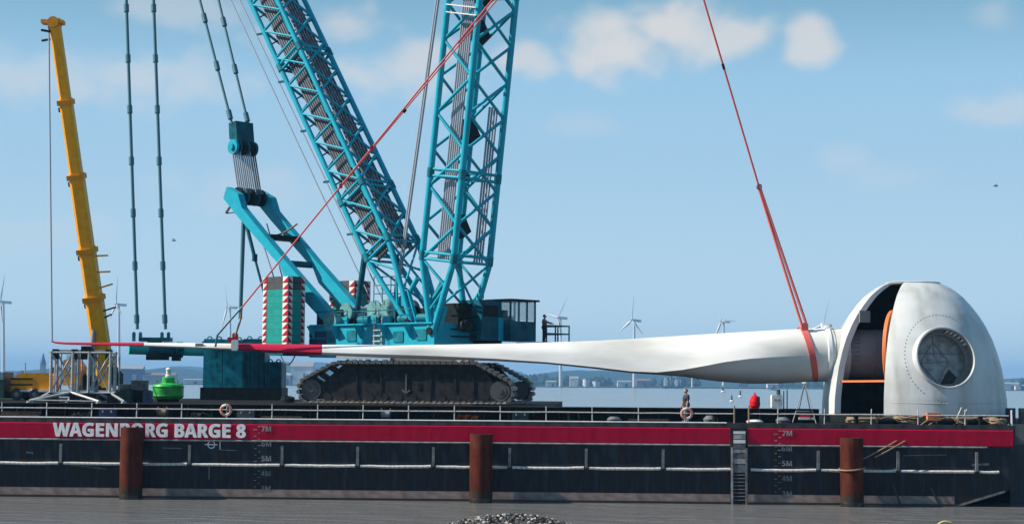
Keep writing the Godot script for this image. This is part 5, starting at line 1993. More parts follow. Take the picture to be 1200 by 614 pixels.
# ------------------------------------------------------------------ stand, slings
func build_stand() -> void:
	var d := BLADE_D
	var c := at_px(98, 480, d)
	c.y = TOP
	var o := thing("tip_stand", "grey tubular scaffold stand with splayed feet under the blade's tip", "stand", c)
	var X := func(px: float) -> float: return at_px(px, 450, d).x
	var top := at_px(98, 412, d).y
	var legs := [62.0, 87.0, 106.0, 131.0]
	var st := mesh()
	for z in [0.7, -0.7]:
		for px in legs:
			st = mesh()
			cyl(st, Vector3(X.call(px), TOP + 0.55, -d + z), Vector3(X.call(px), top, -d + z), 0.09, 0.09, 8)
			obj("leg", st, M.stand_grey, o)
			st = mesh()
			cyl(st, Vector3(X.call(px + 3.5), TOP + 0.7, -d + z - 0.2), Vector3(X.call(px + 3.5), top - 0.1, -d + z - 0.2), 0.05, 0.05, 6)
			obj("leg_pipe", st, M.stand_grey, o)
		for k in 2:
			var l: float = legs[k * 2]
			var r: float = legs[k * 2 + 1]
			for n in 1:
				var ya := TOP + 0.62
				var yb := top - 0.1
				st = mesh()
				cyl(st, Vector3(X.call(l), ya, -d + z), Vector3(X.call(r), yb, -d + z), 0.06, 0.06, 6)
				obj("cross_brace", st, M.stand_grey, o)
				st = mesh()
				cyl(st, Vector3(X.call(r), ya, -d + z), Vector3(X.call(l), yb, -d + z), 0.06, 0.06, 6)
				obj("cross_brace", st, M.stand_grey, o)
		for y in [TOP + 0.6, top - 0.08]:
			st = mesh()
			cyl(st, Vector3(X.call(60.0), y, -d + z), Vector3(X.call(133.0), y, -d + z), 0.075, 0.075, 6)
			obj("ledger", st, M.stand_grey, o)
	for px in legs:
		st = mesh()
		cyl(st, Vector3(X.call(px), top - 0.3, -d - 0.7), Vector3(X.call(px), top - 0.3, -d + 0.7), 0.06, 0.06, 6)
		obj("cross_tube", st, M.stand_grey, o)
	for px in [66.0, 88.0, 99.0, 107.0, 128.0]:
		st = mesh()
		soft_box(st, Vector3(X.call(px), top - 0.18, -d + 0.5), Vector3(0.34, 0.62, 0.34), 0.03)
		obj("head_pad", st, M.dark_machine, o)
	# cradle that takes the tip
	st = mesh()
	box(st, Vector3(X.call(97.0), top + 0.05, -d), Vector3(3.4, 0.1, 0.5))
	obj("cradle_beam", st, M.stand_grey, o)
	st = mesh()
	box(st, Vector3(X.call(100.0), top + 0.21, -d), Vector3(0.6, 0.24, 0.5))
	obj("saddle", st, M.dark_machine, o)
	# splayed feet
	var yb := TOP + 0.06
	for s in [[86.0, 466.0, 44.0, 1.9], [86.0, 466.0, 124.0, 1.9], [62.0, 468.0, 46.0, 1.2], [131.0, 466.0, 150.0, 1.2], [86.0, 466.0, 70.0, -2.0], [106.0, 466.0, 124.0, -2.0]]:
		st = mesh()
		cyl(st, Vector3(X.call(s[0]), TOP + 0.62, -d + signf(s[3]) * 0.7), Vector3(X.call(s[2]), yb + 0.04, -d + s[3]), 0.085, 0.085, 8)
		obj("outrigger", st, M.stand_grey, o)
		st = mesh()
		cyl(st, Vector3(X.call(s[2]), TOP, -d + s[3]), Vector3(X.call(s[2]), yb + 0.06, -d + s[3]), 0.2, 0.14, 10)
		obj("foot_pad", st, M.stand_grey, o)
	for e in [[44.0, 124.0, 1.9], [44.0, 62.0, 1.9]]:
		st = mesh()
		cyl(st, Vector3(X.call(e[0]), yb + 0.1, -d + 1.85), Vector3(X.call(e[1]), TOP + (0.5 if e[1] < 100.0 else 0.1), -d + (0.8 if e[1] < 100.0 else 1.85)), 0.05, 0.05, 6)
		obj("foot_tie", st, M.stand_grey, o)
	for px in legs:
		st = mesh()
		box(st, Vector3(X.call(px), TOP + 0.3, -d), Vector3(0.24, 0.6, 1.7))
		obj("base_beam", st, M.dark_machine, o)

func strap_round(st: SurfaceTool, px_top: float, px_bot: float, D: float, r: float, w: float) -> void:
	var n := 40
	var prev := []
	for k in n + 1:
		var t := TAU * k / n
		var f := (1.0 - sin(t)) * 0.5
		var c := at_px(lerpf(px_top, px_bot, f), 415.0, D)
		var cy: float = c.y
		var u := Vector3(0, sin(t), cos(t))
		var ring := [Vector3(c.x - w * 0.5, cy, -D) + u * r, Vector3(c.x + w * 0.5, cy, -D) + u * r, u]
		if k > 0:
			tri(st, prev[0], prev[1], ring[1], prev[2], prev[2], u)
			tri(st, prev[0], ring[1], ring[0], prev[2], u, u)
			for e in [0, 1]:
				var nn := Vector3(-1.0 if e == 0 else 1.0, 0, 0)
				flat_quad(st, prev[e], ring[e], ring[e] - u * 0.05, prev[e] - prev[2] * 0.05, nn)
		prev = ring

func build_slings() -> void:
	var hook := at_px(760, -220, 106.9)
	# right: wire, shackle and red round sling round the blade root
	var sh := at_px(890.0, 219.0, 106.9)
	var o := thing("lifting_wire", "thin dark reddish lifting wire running up from the red sling on the blade root", "wire rope", sh, "lifting gear on the blade")
	var st := mesh()
	cyl(st, sh, hook, 0.06, 0.06, 8)
	obj("wire", st, M.red_wire, o)
	st = mesh()
	torus(st, sh, Vector3(0.4, 0.2, 1), 0.16, 0.05, 16, 6)
	cyl(st, sh + Vector3(-0.16, 0.1, 0), sh + Vector3(0.16, 0.12, 0), 0.05, 0.05, 8)
	obj("shackle", st, M.panel_grey, o)
	var w2 := at_px(848.2, 78.0, 106.9)
	st = mesh()
	cyl(st, w2 + Vector3(0.05, -0.17, 0), w2 + Vector3(-0.05, 0.17, 0), 0.085, 0.085, 8)
	obj("wire_clamp", st, M.dark_machine, o)
	var kn := at_px(941.0, 384.0, 106.9)
	kn.z += 0.5
	o = thing("red_sling", "broad red lifting sling looped round the white blade root", "sling", kn, "lifting gear on the blade")
	st = mesh()
	for g in [-0.05, 0.05]:
		cyl(st, sh + Vector3(g, 0, 0), kn + Vector3(g * 3.0, 0.05, 0.3), 0.075, 0.085, 8)
	obj("sling_legs", st, M.sling, o)
	st = mesh()
	strap_round(st, 939.5, 954.0, 106.9, 1.68, 0.38)
	obj("sling_loop", st, M.sling, o)
	st = mesh()
	soft_box(st, kn + Vector3(0, 0.02, 0.2), Vector3(0.42, 0.5, 0.4), 0.1)
	obj("choke_knot", st, M.sling, o)
	# left: long red tag line from the hook over the crane to the tip bands
	var a := at_px(283.0, 360.0, 106.3)
	var b := at_px(585.0, -10.0, 106.9)
	o = thing("red_tag_line", "long thin red sling slanting across the crane to the blade's red band", "sling", at_px(280, 395, 106.3), "lifting gear on the blade")
	st = mesh()
	cyl(st, a, b, 0.05, 0.055, 8)
	cyl(st, b, hook, 0.05, 0.05, 8)
	obj("strap", st, M.sling, o)
	st = mesh()
	cyl(st, a.lerp(b, 0.3), b + Vector3(0.3, 0, 0.05), 0.045, 0.045, 6)
	obj("second_strap", st, M.sling, o)
	for t in [0.38, 0.5]:
		st = mesh()
		var p := a.lerp(b, t)
		soft_box(st, p, Vector3(0.2, 0.3, 0.16), 0.05)
		obj("sling_sleeve", st, M.red_cover, o)
	st = mesh()
	cyl(st, at_px(472.0, 131.5, 106.2), at_px(475.0, 128.0, 106.2), 0.12, 0.12, 8)
	obj("sling_tag", st, M.dark_machine, o)
	st = mesh()
	tube(st, [a, a.lerp(at_px(254.0, 392.0, 106.1), 0.5), at_px(254.0, 393.0, 106.1), at_px(252.0, 406.0, 106.5)], 0.07, 6)
	obj("blue_sling", st, M.pendant, o)
	st = mesh()
	tube(st, [a, at_px(281.0, 376.0, 106.2), at_px(276.0, 391.0, 106.4), at_px(274.0, 403.0, 106.7)], 0.06, 6)
	obj("grey_sling", st, M.manila, o)
	st = mesh()
	soft_box(st, at_px(275.0, 396.0, 106.6), Vector3(0.32, 0.6, 0.3), 0.08)
	soft_box(st, at_px(270.0, 398.5, 106.6), Vector3(0.4, 0.25, 0.3), 0.08)
	obj("edge_protector", st, M.red_cover, o)
	st = mesh()
	soft_box(st, at_px(274.5, 404.5, 105.55), Vector3(0.42, 0.66, 0.2), 0.08)
	obj("band_clamp", st, M.sign_white, o)

# ------------------------------------------------------------------ things on the deck
func deck_point(px: float, d: float, y: float) -> Vector3:
	var p := at_px(px, 470, d)
	p.y = y
	return p

func crate(label: String, l: float, r: float, t: float, b: float, d: float, m: Material, base := -1.0) -> void:
	var p := at_px(l, t, d)
	var q := at_px(r, b, d)
	var y0 := q.y if base < 0.0 else base
	var w := q.x - p.x
	var h := p.y - y0
	var c := Vector3((p.x + q.x) * 0.5, y0, p.z - 0.4)
	var o := thing("crate", label, "crate", c, "crates beside the scaffold stand")
	var st := mesh()
	soft_box(st, c + Vector3(0, h * 0.5, 0), Vector3(w, h, 0.9), 0.03)
	obj("body", st, m, o)
	for y in [0.12, 0.5, 0.88]:
		st = mesh()
		box(st, c + Vector3(0, h * y, 0.46), Vector3(w * 0.96, 0.06, 0.03))
		obj("batten", st, m, o)
	st = mesh()
	box(st, c + Vector3(0, h + 0.02, 0), Vector3(w + 0.04, 0.05, 0.94))
	obj("lid", st, m, o)

func build_deck_things() -> void:
	var st := mesh()
	# green buoy
	var d := 113.0
	var c := deck_point(196.0, d, TOP)
	var o := thing("green_buoy", "bright green navigation buoy with a white lantern standing on the raised deck", "buoy", c)
	st = mesh()
	lathe(st, [Vector2(0.45, 0.0), Vector2(0.7, 0.0), Vector2(0.72, 0.18)], c, Basis(), 32)
	obj("base_skirt", st, M.dark_machine, o)
	st = mesh()
	lathe(st, [Vector2(0.72, 0.16), Vector2(0.9, 0.22), Vector2(0.99, 0.36), Vector2(0.99, 1.02), Vector2(0.95, 1.1), Vector2(0.86, 1.14), Vector2(0.5, 1.22), Vector2(0.42, 1.24)], c, Basis(), 40)
	obj("float_body", st, M.buoy_green, o)
	for y in [0.4, 0.98]:
		st = mesh()
		torus(st, c + Vector3(0, y, 0), Vector3.UP, 1.0, 0.035, 40, 6)
		obj("float_rim", st, M.buoy_green, o)
	st = mesh()
	lathe(st, [Vector2(0.42, 1.2), Vector2(0.40, 1.55), Vector2(0.34, 1.6), Vector2(0.0, 1.62)], c, Basis(), 24)
	obj("neck", st, M.buoy_green, o)
	st = mesh()
	lathe(st, [Vector2(0.2, 1.6), Vector2(0.2, 1.72), Vector2(0.15, 1.76), Vector2(0.16, 2.05), Vector2(0.2, 2.1), Vector2(0.1, 2.2), Vector2(0.0, 2.22)], c, Basis(), 18)
	obj("lantern", st, M.white, o)
	for k in 3:
		st = mesh()
		var a := 0.6 + k * 2.1
		torus(st, c + Vector3(cos(a) * 0.72, 1.26, sin(a) * 0.72), Vector3(cos(a + 1.57), 0, sin(a + 1.57)), 0.1, 0.03, 14, 6)
		obj("lifting_eye", st, M.buoy_green, o)
	st = mesh()
	tube(st, sag(c + Vector3(-0.85, 1.0, 0.55), c + Vector3(-0.5, 0.3, 0.92), 0.05, 6), 0.025, 5)
	obj("rope", st, M.dark_machine, o)

	# crates
	crate("dark green wooden crate right of the scaffold stand", 134, 152, 457, 475, 109.0, M.crate_green, TOP)
	crate("black crate under the grey box, right of the green crate", 153, 172, 458, 474, 110.0, M.dark_machine, TOP)
	crate("grey box on top of the black crate", 153, 170, 446.5, 457.5, 110.0, M.crate_grey)
	crate("small pale grey box on top of the dark green crate", 139, 150, 451, 456.5, 109.0, M.crate_grey)
	crate("small navy box between the black crate and the green buoy", 167, 175, 459, 470, 108.5, M.navy, TOP)

	# spare hose coil and fittings left of the crane's track
	c = deck_point(336.0, 112.0, TOP)
	o = thing("hose_coil", "dark coiled hose lying on deck between the ballast and the crane track", "hose", c)
	st = mesh()
	for k in 3:
		torus(st, c + Vector3(0.04 * k, 0.16 + 0.1 * k, 0), Vector3(0.1, 1, 0.15), 0.42 - k * 0.03, 0.05, 20, 6)
	obj("coil", st, M.dark_machine, o)
	st = mesh()
	tube(st, sag(at_px(327.0, 412.0, 123.0), at_px(347.0, 412.0, 118.5), 0.9, 12), 0.05, 6)
	tag(obj("slack_cable", st, M.rope_dark), "thin black cable hanging in a loop beside the ballast", "cable")

	# red covered float, cabinet, trestle, box
	c = deck_point(885.0, 102.3, TOP)
	o = thing("red_float", "bright red egg-shaped float standing on the raised deck near the white cabinet", "float", c)
	st = mesh()
	lathe(st, [Vector2(0.0, 0.0), Vector2(0.24, 0.02), Vector2(0.32, 0.16), Vector2(0.32, 0.4), Vector2(0.26, 0.62), Vector2(0.15, 0.76), Vector2(0.07, 0.8), Vector2(0.05, 0.84), Vector2(0.0, 0.86)], c, Basis(), 24)
	obj("body", st, M.red_cover, o)
	st = mesh()
	torus(st, c + Vector3(0, 0.86, 0), Vector3.BACK, 0.06, 0.025, 12, 6)
	obj("eye", st, M.red_cover, o)
	st = mesh()
	box(st, c + Vector3(0.2, 0.45, 0.26), Vector3(0.12, 0.5, 0.06), Basis(Vector3.UP, 0.7))
	obj("dark_patch", st, M.dark_machine, o)
	c = deck_point(910.5, 102.3, TOP)
	o = thing("cabinet", "white equipment cabinet with a dark lamp on its top", "cabinet", c)
	st = mesh()
	soft_box(st, c + Vector3(0, 0.4, 0), Vector3(0.62, 0.8, 0.6), 0.04)
	obj("housing", st, M.white, o)
	for k in 2:
		st = mesh()
		box(st, c + Vector3(-0.1 + 0.22 * k, 0.52, 0.31), Vector3(0.14, 0.1, 0.02))
		obj("gauge", st, M.panel_grey, o)
	st = mesh()
	cyl(st, c + Vector3(0.12, 0.8, 0), c + Vector3(0.12, 1.12, 0), 0.12, 0.1, 12)
	obj("top_lamp", st, M.crate_green, o)
	st = mesh()
	bar(st, c + Vector3(-0.35, 1.14, 0), c + Vector3(0.1, 1.06, 0), 0.06)
	obj("lamp_arm", st, M.panel_grey, o)
	c = deck_point(923.0, 102.6, TOP)
	o = thing("pipe_post", "two thin dark posts standing right of the white cabinet", "post", c)
	for k in 2:
		st = mesh()
		cyl(st, c + Vector3(0.2 * k - 0.2, 0, 0), c + Vector3(0.2 * k - 0.2, 1.05 + 0.08 * k, 0), 0.035, 0.035, 6)
		obj("post", st, M.rope_dark, o)
	# trestle with thin legs
	c = deck_point(943.0, 101.5, DECK)
	o = thing("trestle", "thin grey A-shaped trestle under the blade root", "trestle", c)
	var ap := at_px(943.5, 449.0, 102.0)
	for s in [[929.0, 100.8], [957.0, 100.8], [934.0, 103.0], [953.0, 103.0]]:
		st = mesh()
		cyl(st, deck_point(s[0], s[1], DECK), ap, 0.032, 0.028, 6)
		obj("leg", st, M.panel_grey if s[1] < 102.0 else M.crate_grey, o)
	st = mesh()
	cyl(st, deck_point(929.0, 100.8, DECK).lerp(ap, 0.3), deck_point(957.0, 100.8, DECK).lerp(ap, 0.3), 0.035, 0.035, 6)
	obj("cross_bar", st, M.stand_grey, o)
	st = mesh()
	cyl(st, ap - Vector3(0, 0, 0.7), ap + Vector3(0, 0, 0.7), 0.06, 0.06, 8)
	obj("top_bar", st, M.stand_grey, o)
	# pallet of red-ended beams beside the trestle
	c = deck_point(945.0, 101.2, DECK)
	o = thing("beam_stack", "short stack of pale and red beams under the trestle", "beams", c)
	for k in 3:
		st = mesh()
		soft_box(st, c + Vector3(0, 0.12 + k * 0.15, 0.2 * (k % 2)), Vector3(1.0 - 0.1 * k, 0.13, 0.2), 0.02)
		obj("beam", st, [M.dark_machine, M.white, M.sign_red][k], o)
	# orange crate and rope heaps by the right railing
	c = at_px(1095.0, 491.5, 99.2)
	o = thing("orange_box", "orange plastic box hung on the railing before the hub", "box", c)
	st = mesh()
	soft_box(st, c + Vector3(0, 0.14, 0), Vector3(0.76, 0.4, 0.36), 0.05)
	obj("body", st, M.orange, o)
	st = mesh()
	box(st, c + Vector3(0, 0.35, 0), Vector3(0.82, 0.05, 0.42))
	obj("lid", st, M.orange, o)
	var heaps := [[1012.0, 100.4, 1.0, 0.30, "heap of tan rope on the side deck right of the mooring pile"], [1066.0, 100.3, 0.9, 0.42, "tan rope heap left of the orange box"], [1080.0, 100.6, 0.5, 0.45, "small tan rope coil touching the orange box"], [1130.0, 100.2, 1.0, 0.36, "brown rope heap under the hub's round port"], [1158.0, 100.4, 0.9, 0.34, "brown rope heap at the barge's right corner"], [1170.0, 99.8, 0.5, 0.3, "last small rope coil at the right end of the railing"]]
	for h in heaps:
		c = deck_point(h[0], h[1], DECK + 0.012)
		st = mesh()
		var pts := []
		for k in 90:
			var t := k / 89.0
			var a := k * 0.42
			pts.append(c + Vector3(cos(a) * h[2] * rng.randf_range(0.55, 1.0), 0.06 + h[3] * (t * 0.9 + rng.randf_range(-0.06, 0.1)), sin(a) * 0.4 * rng.randf_range(0.6, 1.0)))
		tube(st, pts, 0.055, 5)
		tag(obj("rope_heap", st, M.manila), h[4], "rope", "ropes on the side deck")
	# clutter: dark fenders and bits on the right side deck
	var k2 := 0
	for s in [[1040.0, "dark rubber fender lying left of the rope heaps before the hub"], [1110.0, "dark rubber fender right of the orange box"], [1145.0, "dark rubber fender lying beneath the white hub's right half"]]:
		c = deck_point(s[0], 100.0, DECK + 0.16)
		o = thing("rubber_fender", s[1], "fender", c, "fenders on the side deck")
		st = mesh()
		cyl(st, c + Vector3(-0.6, 0.02, 0.1), c + Vector3(0.6, 0.0, -0.1), 0.16, 0.16, 14)
		obj("tube", st, M.dark_machine, o)
		st = mesh()
		tube(st, sag(c + Vector3(-0.6, 0, 0.1), c + Vector3(0.6, 0.0, 0.3), -0.25, 8), 0.025, 5)
		obj("lanyard", st, M.manila, o)
		k2 += 1
	c = at_px(1126.0, 488.0, 100.0)
	o = thing("steel_pins", "pair of leaning pale steel pins before the hub", "pins", Vector3(c.x, DECK, c.z))
	for k in 2:
		st = mesh()
		cyl(st, Vector3(c.x - 0.35 + 0.3 * k, DECK, c.z), Vector3(c.x + 0.1 + 0.3 * k, DECK + 0.98 - 0.1 * k, c.z), 0.045, 0.045, 6)
		obj("pin", st, M.stand_grey, o)
	# white bag and dark bundles near the ladder
	c = deck_point(885.0, 99.8, DECK)
	st = mesh()
	lathe(st, [Vector2(0.0, 0.0), Vector2(0.36, 0.02), Vector2(0.42, 0.1), Vector2(0.3, 0.2), Vector2(0.0, 0.22)], c, Basis(Vector3(1.2, 0, 0), Vector3.UP, Vector3(0, 0, 0.6)), 14)
	tag(obj("white_sack", st, M.white), "flat white sack on the deck edge right of the ladder", "sack")
	for s in [[833.0, 0.4, "dark bundle on the side deck right of the standing man"], [720.0, 0.3, "pale bent bracket lying left of the standing man"], [918.0, 0.34, "dark bundle under the white cabinet"]]:
		c = deck_point(s[0], 100.8, DECK)
		st = mesh()
		lathe(st, [Vector2(0.0, 0.0), Vector2(0.34, 0.0), Vector2(0.4, s[1] * 0.5), Vector2(0.22, s[1]), Vector2(0.0, s[1] * 1.05)], c, Basis(Vector3(1.1, 0, 0.2), Vector3.UP, Vector3(-0.1, 0, 0.7)), 11)
		tag(obj("bundle", st, M.crate_grey), s[2].replace("pale bent bracket", "low grey bundle"), "bundle", "bundles on the side deck")
	# lifebuoys on the railing
	for s in [[264.0, 480.5, "orange lifebuoy on the railing above the barge's name"], [805.0, 484.5, "pinkish orange lifebuoy on the railing in front of the standing man"]]:
		c = on_plane(s[0], s[1], barge_frame, -0.14)
		c = barge_frame * c
		o = thing("lifebuoy", s[2], "lifebuoy", c, "lifebuoys on the railing")
		for k in 8:
			st = mesh()
			torus(st, c, Vector3.BACK, 0.27, 0.065, 5, 8, TAU * k / 8.0, TAU * (k + 1) / 8.0)
			obj("segment", st, M.white if k == 5 or k == 1 else M.faded_orange, o)
		st = mesh()
		torus(st, c, Vector3.BACK, 0.35, 0.012, 24, 4)
		obj("grab_line", st, M.white, o)
	# mooring ropes from the deck to the right pile
	var pile := barge_frame * Vector3(on_plane(999.0, 549.0, barge_frame, 0.9).x, 0, 0.86)
	for s in [[1092.0, 489.5, 1012.0, 538.0, "upper tan mooring rope slanting from the deck to the right pile"], [1100.0, 490.5, 1026.0, 536.0, "lower tan mooring rope slanting over the crimson stripe"]]:
		var a := at_px(s[0], s[1], 99.2)
		var b := at_px(s[2], s[3], -pile.z - 0.1)
		st = mesh()
		tube(st, sag(a, b, 0.12, 10), 0.04, 6)
		tag(obj("mooring_rope", st, M.manila), s[4], "rope", "mooring ropes at the right pile")
	st = mesh()
	var loop := []
	for k in 37:
		var a := TAU * k / 36.0
		loop.append(Vector3(pile.x + cos(a) * 0.7, at_px(999.0, 549.0, -pile.z).y - 0.1 * cos(a - 2.4), pile.z + sin(a) * 0.7))
	tube(st, loop, 0.05, 6)
	tag(obj("mooring_rope", st, M.manila), "loop of tan rope tied round the right pile", "rope", "mooring ropes at the right pile")
	# marker buoys out on the water
	for s in [[847.5, 458.5, "marker buoy furthest away, left of three on the water"], [858.0, 469.5, "marker buoy nearest the barge, middle of three on the water"], [868.0, 464.0, "marker buoy right of three on the water, left of the red float"]]:
		var hz: float = 448.0 + (s[0] - 600.0) * 0.00728
		var dd: float = EYE.y * F / (s[1] + 1.0 - hz)
		c = at_px(s[0], s[1], dd)
		c.y = 0
		var sc := dd / F
		o = thing("marker_buoy", s[2], "buoy", c, "marker buoys on the water")
		st = mesh()
		lathe(st, [Vector2(0.0, -0.5), Vector2(2.4, -0.3), Vector2(2.6, 0.6), Vector2(1.6, 1.6), Vector2(0.5, 2.0)], c, Basis().scaled(Vector3.ONE * sc), 16)
		obj("float_body", st, M.white, o)
		st = mesh()
		cyl(st, c + Vector3(0, 1.6 * sc, 0), c + Vector3(0.0, 7.5 * sc, 0), 1.2 * sc, 0.7 * sc, 10)
		obj("top_mark", st, M.navy, o)
	# odds and ends along the left side deck
	for g in [[96.0, "heap of dark anchor chain on the side deck under the scaffold stand"], [236.0, "heap of dark chain on the side deck below the ballast boxes"], [548.0, "heap of rusty chain on the side deck right of the crane's middle"]]:
		c = deck_point(g[0], 101.6, DECK + 0.012)
		st = mesh()
		for k in 34:
			var p := c + Vector3(rng.randf_range(-0.55, 0.55), 0.05 + rng.randf() * 0.22, rng.randf_range(-0.25, 0.25))
			torus(st, p, Vector3(rng.randf_range(-1, 1), rng.randf_range(-1, 1), rng.randf_range(-1, 1)), 0.085, 0.028, 10, 5)
		tag(obj("anchor_chain", st, M.rust if g[0] > 500.0 else M.dark_machine), g[1], "chain", "chains on the side deck")
	for g in [[190.0, "cable reel of pale rope below the green buoy"], [452.0, "cable reel of dark wire in front of the crane's track"]]:
		c = deck_point(g[0], 101.4, DECK)
		o = thing("cable_reel", g[1], "reel", c, "cable reels on the side deck")
		st = mesh()
		cyl(st, c + Vector3(-0.22, 0.34, 0), c + Vector3(0.22, 0.34, 0), 0.22, 0.22, 18)
		obj("drum", st, M.manila if g[0] < 300.0 else M.rope_steel, o)
		for e in [-0.25, 0.25]:
			st = mesh()
			cyl(st, c + Vector3(e - 0.025, 0.34, 0), c + Vector3(e + 0.025, 0.34, 0), 0.34, 0.34, 20)
			obj("flange", st, M.timber, o)
	for g in [[24.0, 3, "stack of brown timber beams on the side deck at the far left"], [330.0, 2, "pair of brown timber beams lying left of the crane's track"], [760.0, 2, "pair of grey-brown planks lying left of the standing man"]]:
		c = deck_point(g[0], 101.3, DECK)
		o = thing("timber_stack", g[2], "timber", c, "timber on the side deck")
		for k in g[1]:
			st = mesh()
			soft_box(st, c + Vector3(rng.randf_range(-0.15, 0.15), 0.09 + 0.17 * int(k / 2), 0.24 * (k % 2)), Vector3(2.3, 0.16, 0.2), 0.02)
			obj("beam", st, M.timber, o)
	for g in [[126.0, M.navy, "navy tool chest on the side deck right of the scaffold stand's foot"], [288.0, M.crate_grey, "grey tool chest on the side deck below the ballast tray"], [610.0, M.crate_green, "green tool chest right of the crane tracks"]]:
		c = deck_point(g[0], 101.5, DECK)
		o = thing("tool_chest", g[2], "chest", c, "tool chests on the side deck")
		st = mesh()
		soft_box(st, c + Vector3(0, 0.22, 0), Vector3(0.95, 0.42, 0.5), 0.03)
		obj("body", st, g[1], o)
		st = mesh()
		soft_box(st, c + Vector3(0, 0.47, 0), Vector3(1.0, 0.08, 0.55), 0.02)
		obj("lid", st, g[1], o)
		for e in [-0.25, 0.25]:
			st = mesh()
			box(st, c + Vector3(e, 0.38, 0.265), Vector3(0.08, 0.12, 0.03))
			obj("latch", st, M.rail, o)
	# gulls
	for s in [[1168.0, 218.0, 170.0, "small dark gull flying at the far right"], [203.0, 282.0, 180.0, "small gull flying right of the ballast pendants"]]:
		c = at_px(s[0], s[1], s[2])
		o = thing("gull", s[3], "bird", c, "gulls in the sky")
		st = mesh()
		lathe(st, [Vector2(0.0, -0.26), Vector2(0.05, -0.16), Vector2(0.075, 0.0), Vector2(0.055, 0.12), Vector2(0.045, 0.2), Vector2(0.0, 0.26)], c, Basis(Vector3.UP, Vector3.RIGHT, Vector3.BACK), 10)
		obj("body", st, M.crate_grey, o)
		for g in [-1.0, 1.0]:
			st = mesh()
			tube(st, [c, c + Vector3(0.06, 0.16, 0.28 * g), c + Vector3(-0.05, 0.1, 0.6 * g)], 0.035, 5)
			obj("wing", st, M.crate_grey, o)

# ------------------------------------------------------------------ people
func nets(bones: Array, cell: float, k := 0.04) -> Array:
	# bones: [a, b, ra, rb, colour]; a smooth union of tapered capsules, meshed as surface nets. Returns [vertices, normals, colours, indices]
	var lo := Vector3.INF
	var hi := -Vector3.INF
	for b in bones:
		var r: float = maxf(b[2], b[3]) + k + cell * 2.0
		lo = lo.min(b[0] - Vector3.ONE * r).min(b[1] - Vector3.ONE * r)
		hi = hi.max(b[0] + Vector3.ONE * r).max(b[1] + Vector3.ONE * r)
	var nx := int((hi.x - lo.x) / cell) + 2
	var ny := int((hi.y - lo.y) / cell) + 2
	var nz := int((hi.z - lo.z) / cell) + 2
	var f := PackedFloat32Array()
	f.resize(nx * ny * nz)
	f.fill(1.0)
	var who := PackedInt32Array()
	who.resize(nx * ny * nz)
	var best := PackedFloat32Array()
	best.resize(nx * ny * nz)
	best.fill(9.0)
	for bi in bones.size():
		var b: Array = bones[bi]
		var A: Vector3 = b[0]
		var ab: Vector3 = b[1] - A
		var ll := maxf(ab.length_squared(), 1e-9)
		var r: float = maxf(b[2], b[3]) + k + cell * 2.0
		var l := ((A.min(b[1]) - Vector3.ONE * r - lo) / cell).floor().max(Vector3.ZERO)
		var h := ((A.max(b[1]) + Vector3.ONE * r - lo) / cell).ceil().min(Vector3(nx - 1, ny - 1, nz - 1))
		for x in range(int(l.x), int(h.x) + 1):
			for y in range(int(l.y), int(h.y) + 1):
				for z in range(int(l.z), int(h.z) + 1):
					var p := lo + Vector3(x, y, z) * cell - A
					var t := clampf(p.dot(ab) / ll, 0.0, 1.0)
					var d := (p - ab * t).length() - lerpf(b[2], b[3], t)
					var i := (x * ny + y) * nz + z
					if d < best[i]:
						best[i] = d
						who[i] = bi
					var w := maxf(k - absf(f[i] - d), 0.0) / k
					f[i] = minf(f[i], d) - w * w * k * 0.25
	var vid := {}
	var V := PackedVector3Array()
	var C := PackedColorArray()
	var I := PackedInt32Array()
	var off := [0, nz * ny, nz, nz * ny + nz, 1, nz * ny + 1, nz + 1, nz * ny + nz + 1]
	for x in nx - 1:
		for y in ny - 1:
			for z in nz - 1:
				var i := (x * ny + y) * nz + z
				var m := 0
				for c in 8:
					if f[i + off[c]] < 0.0:
						m |= 1 << c
				if m == 0 or m == 255:
					continue
				var s := Vector3.ZERO
				var n := 0
				for e in [[0, 1], [2, 3], [4, 5], [6, 7], [0, 2], [1, 3], [4, 6], [5, 7], [0, 4], [1, 5], [2, 6], [3, 7]]:
					var fa := f[i + off[e[0]]]
					var fb := f[i + off[e[1]]]
					if (fa < 0.0) != (fb < 0.0):
						var t := fa / (fa - fb)
						var pa := Vector3(e[0] & 1, (e[0] >> 1) & 1, (e[0] >> 2) & 1)
						var pb := Vector3(e[1] & 1, (e[1] >> 1) & 1, (e[1] >> 2) & 1)
						s += pa.lerp(pb, t)
						n += 1
				vid[i] = V.size()
				V.append(lo + (Vector3(x, y, z) + s / n) * cell)
				C.append(bones[who[i]][4])
	for key in vid:
		var i: int = key
		for ax in [[nz * ny, nz, 1], [nz, 1, nz * ny], [1, nz * ny, nz]]:
			var inside := f[i] < 0.0
			if inside != (f[i + ax[0]] < 0.0):
				var q := [i, i - ax[1], i - ax[1] - ax[2], i - ax[2]]
				if vid.has(q[1]) and vid.has(q[2]) and vid.has(q[3]):
					I.append_array(PackedInt32Array([vid[q[0]], vid[q[1]], vid[q[2]], vid[q[0]], vid[q[2]], vid[q[3]]]))
	return [V, C, I, bones]

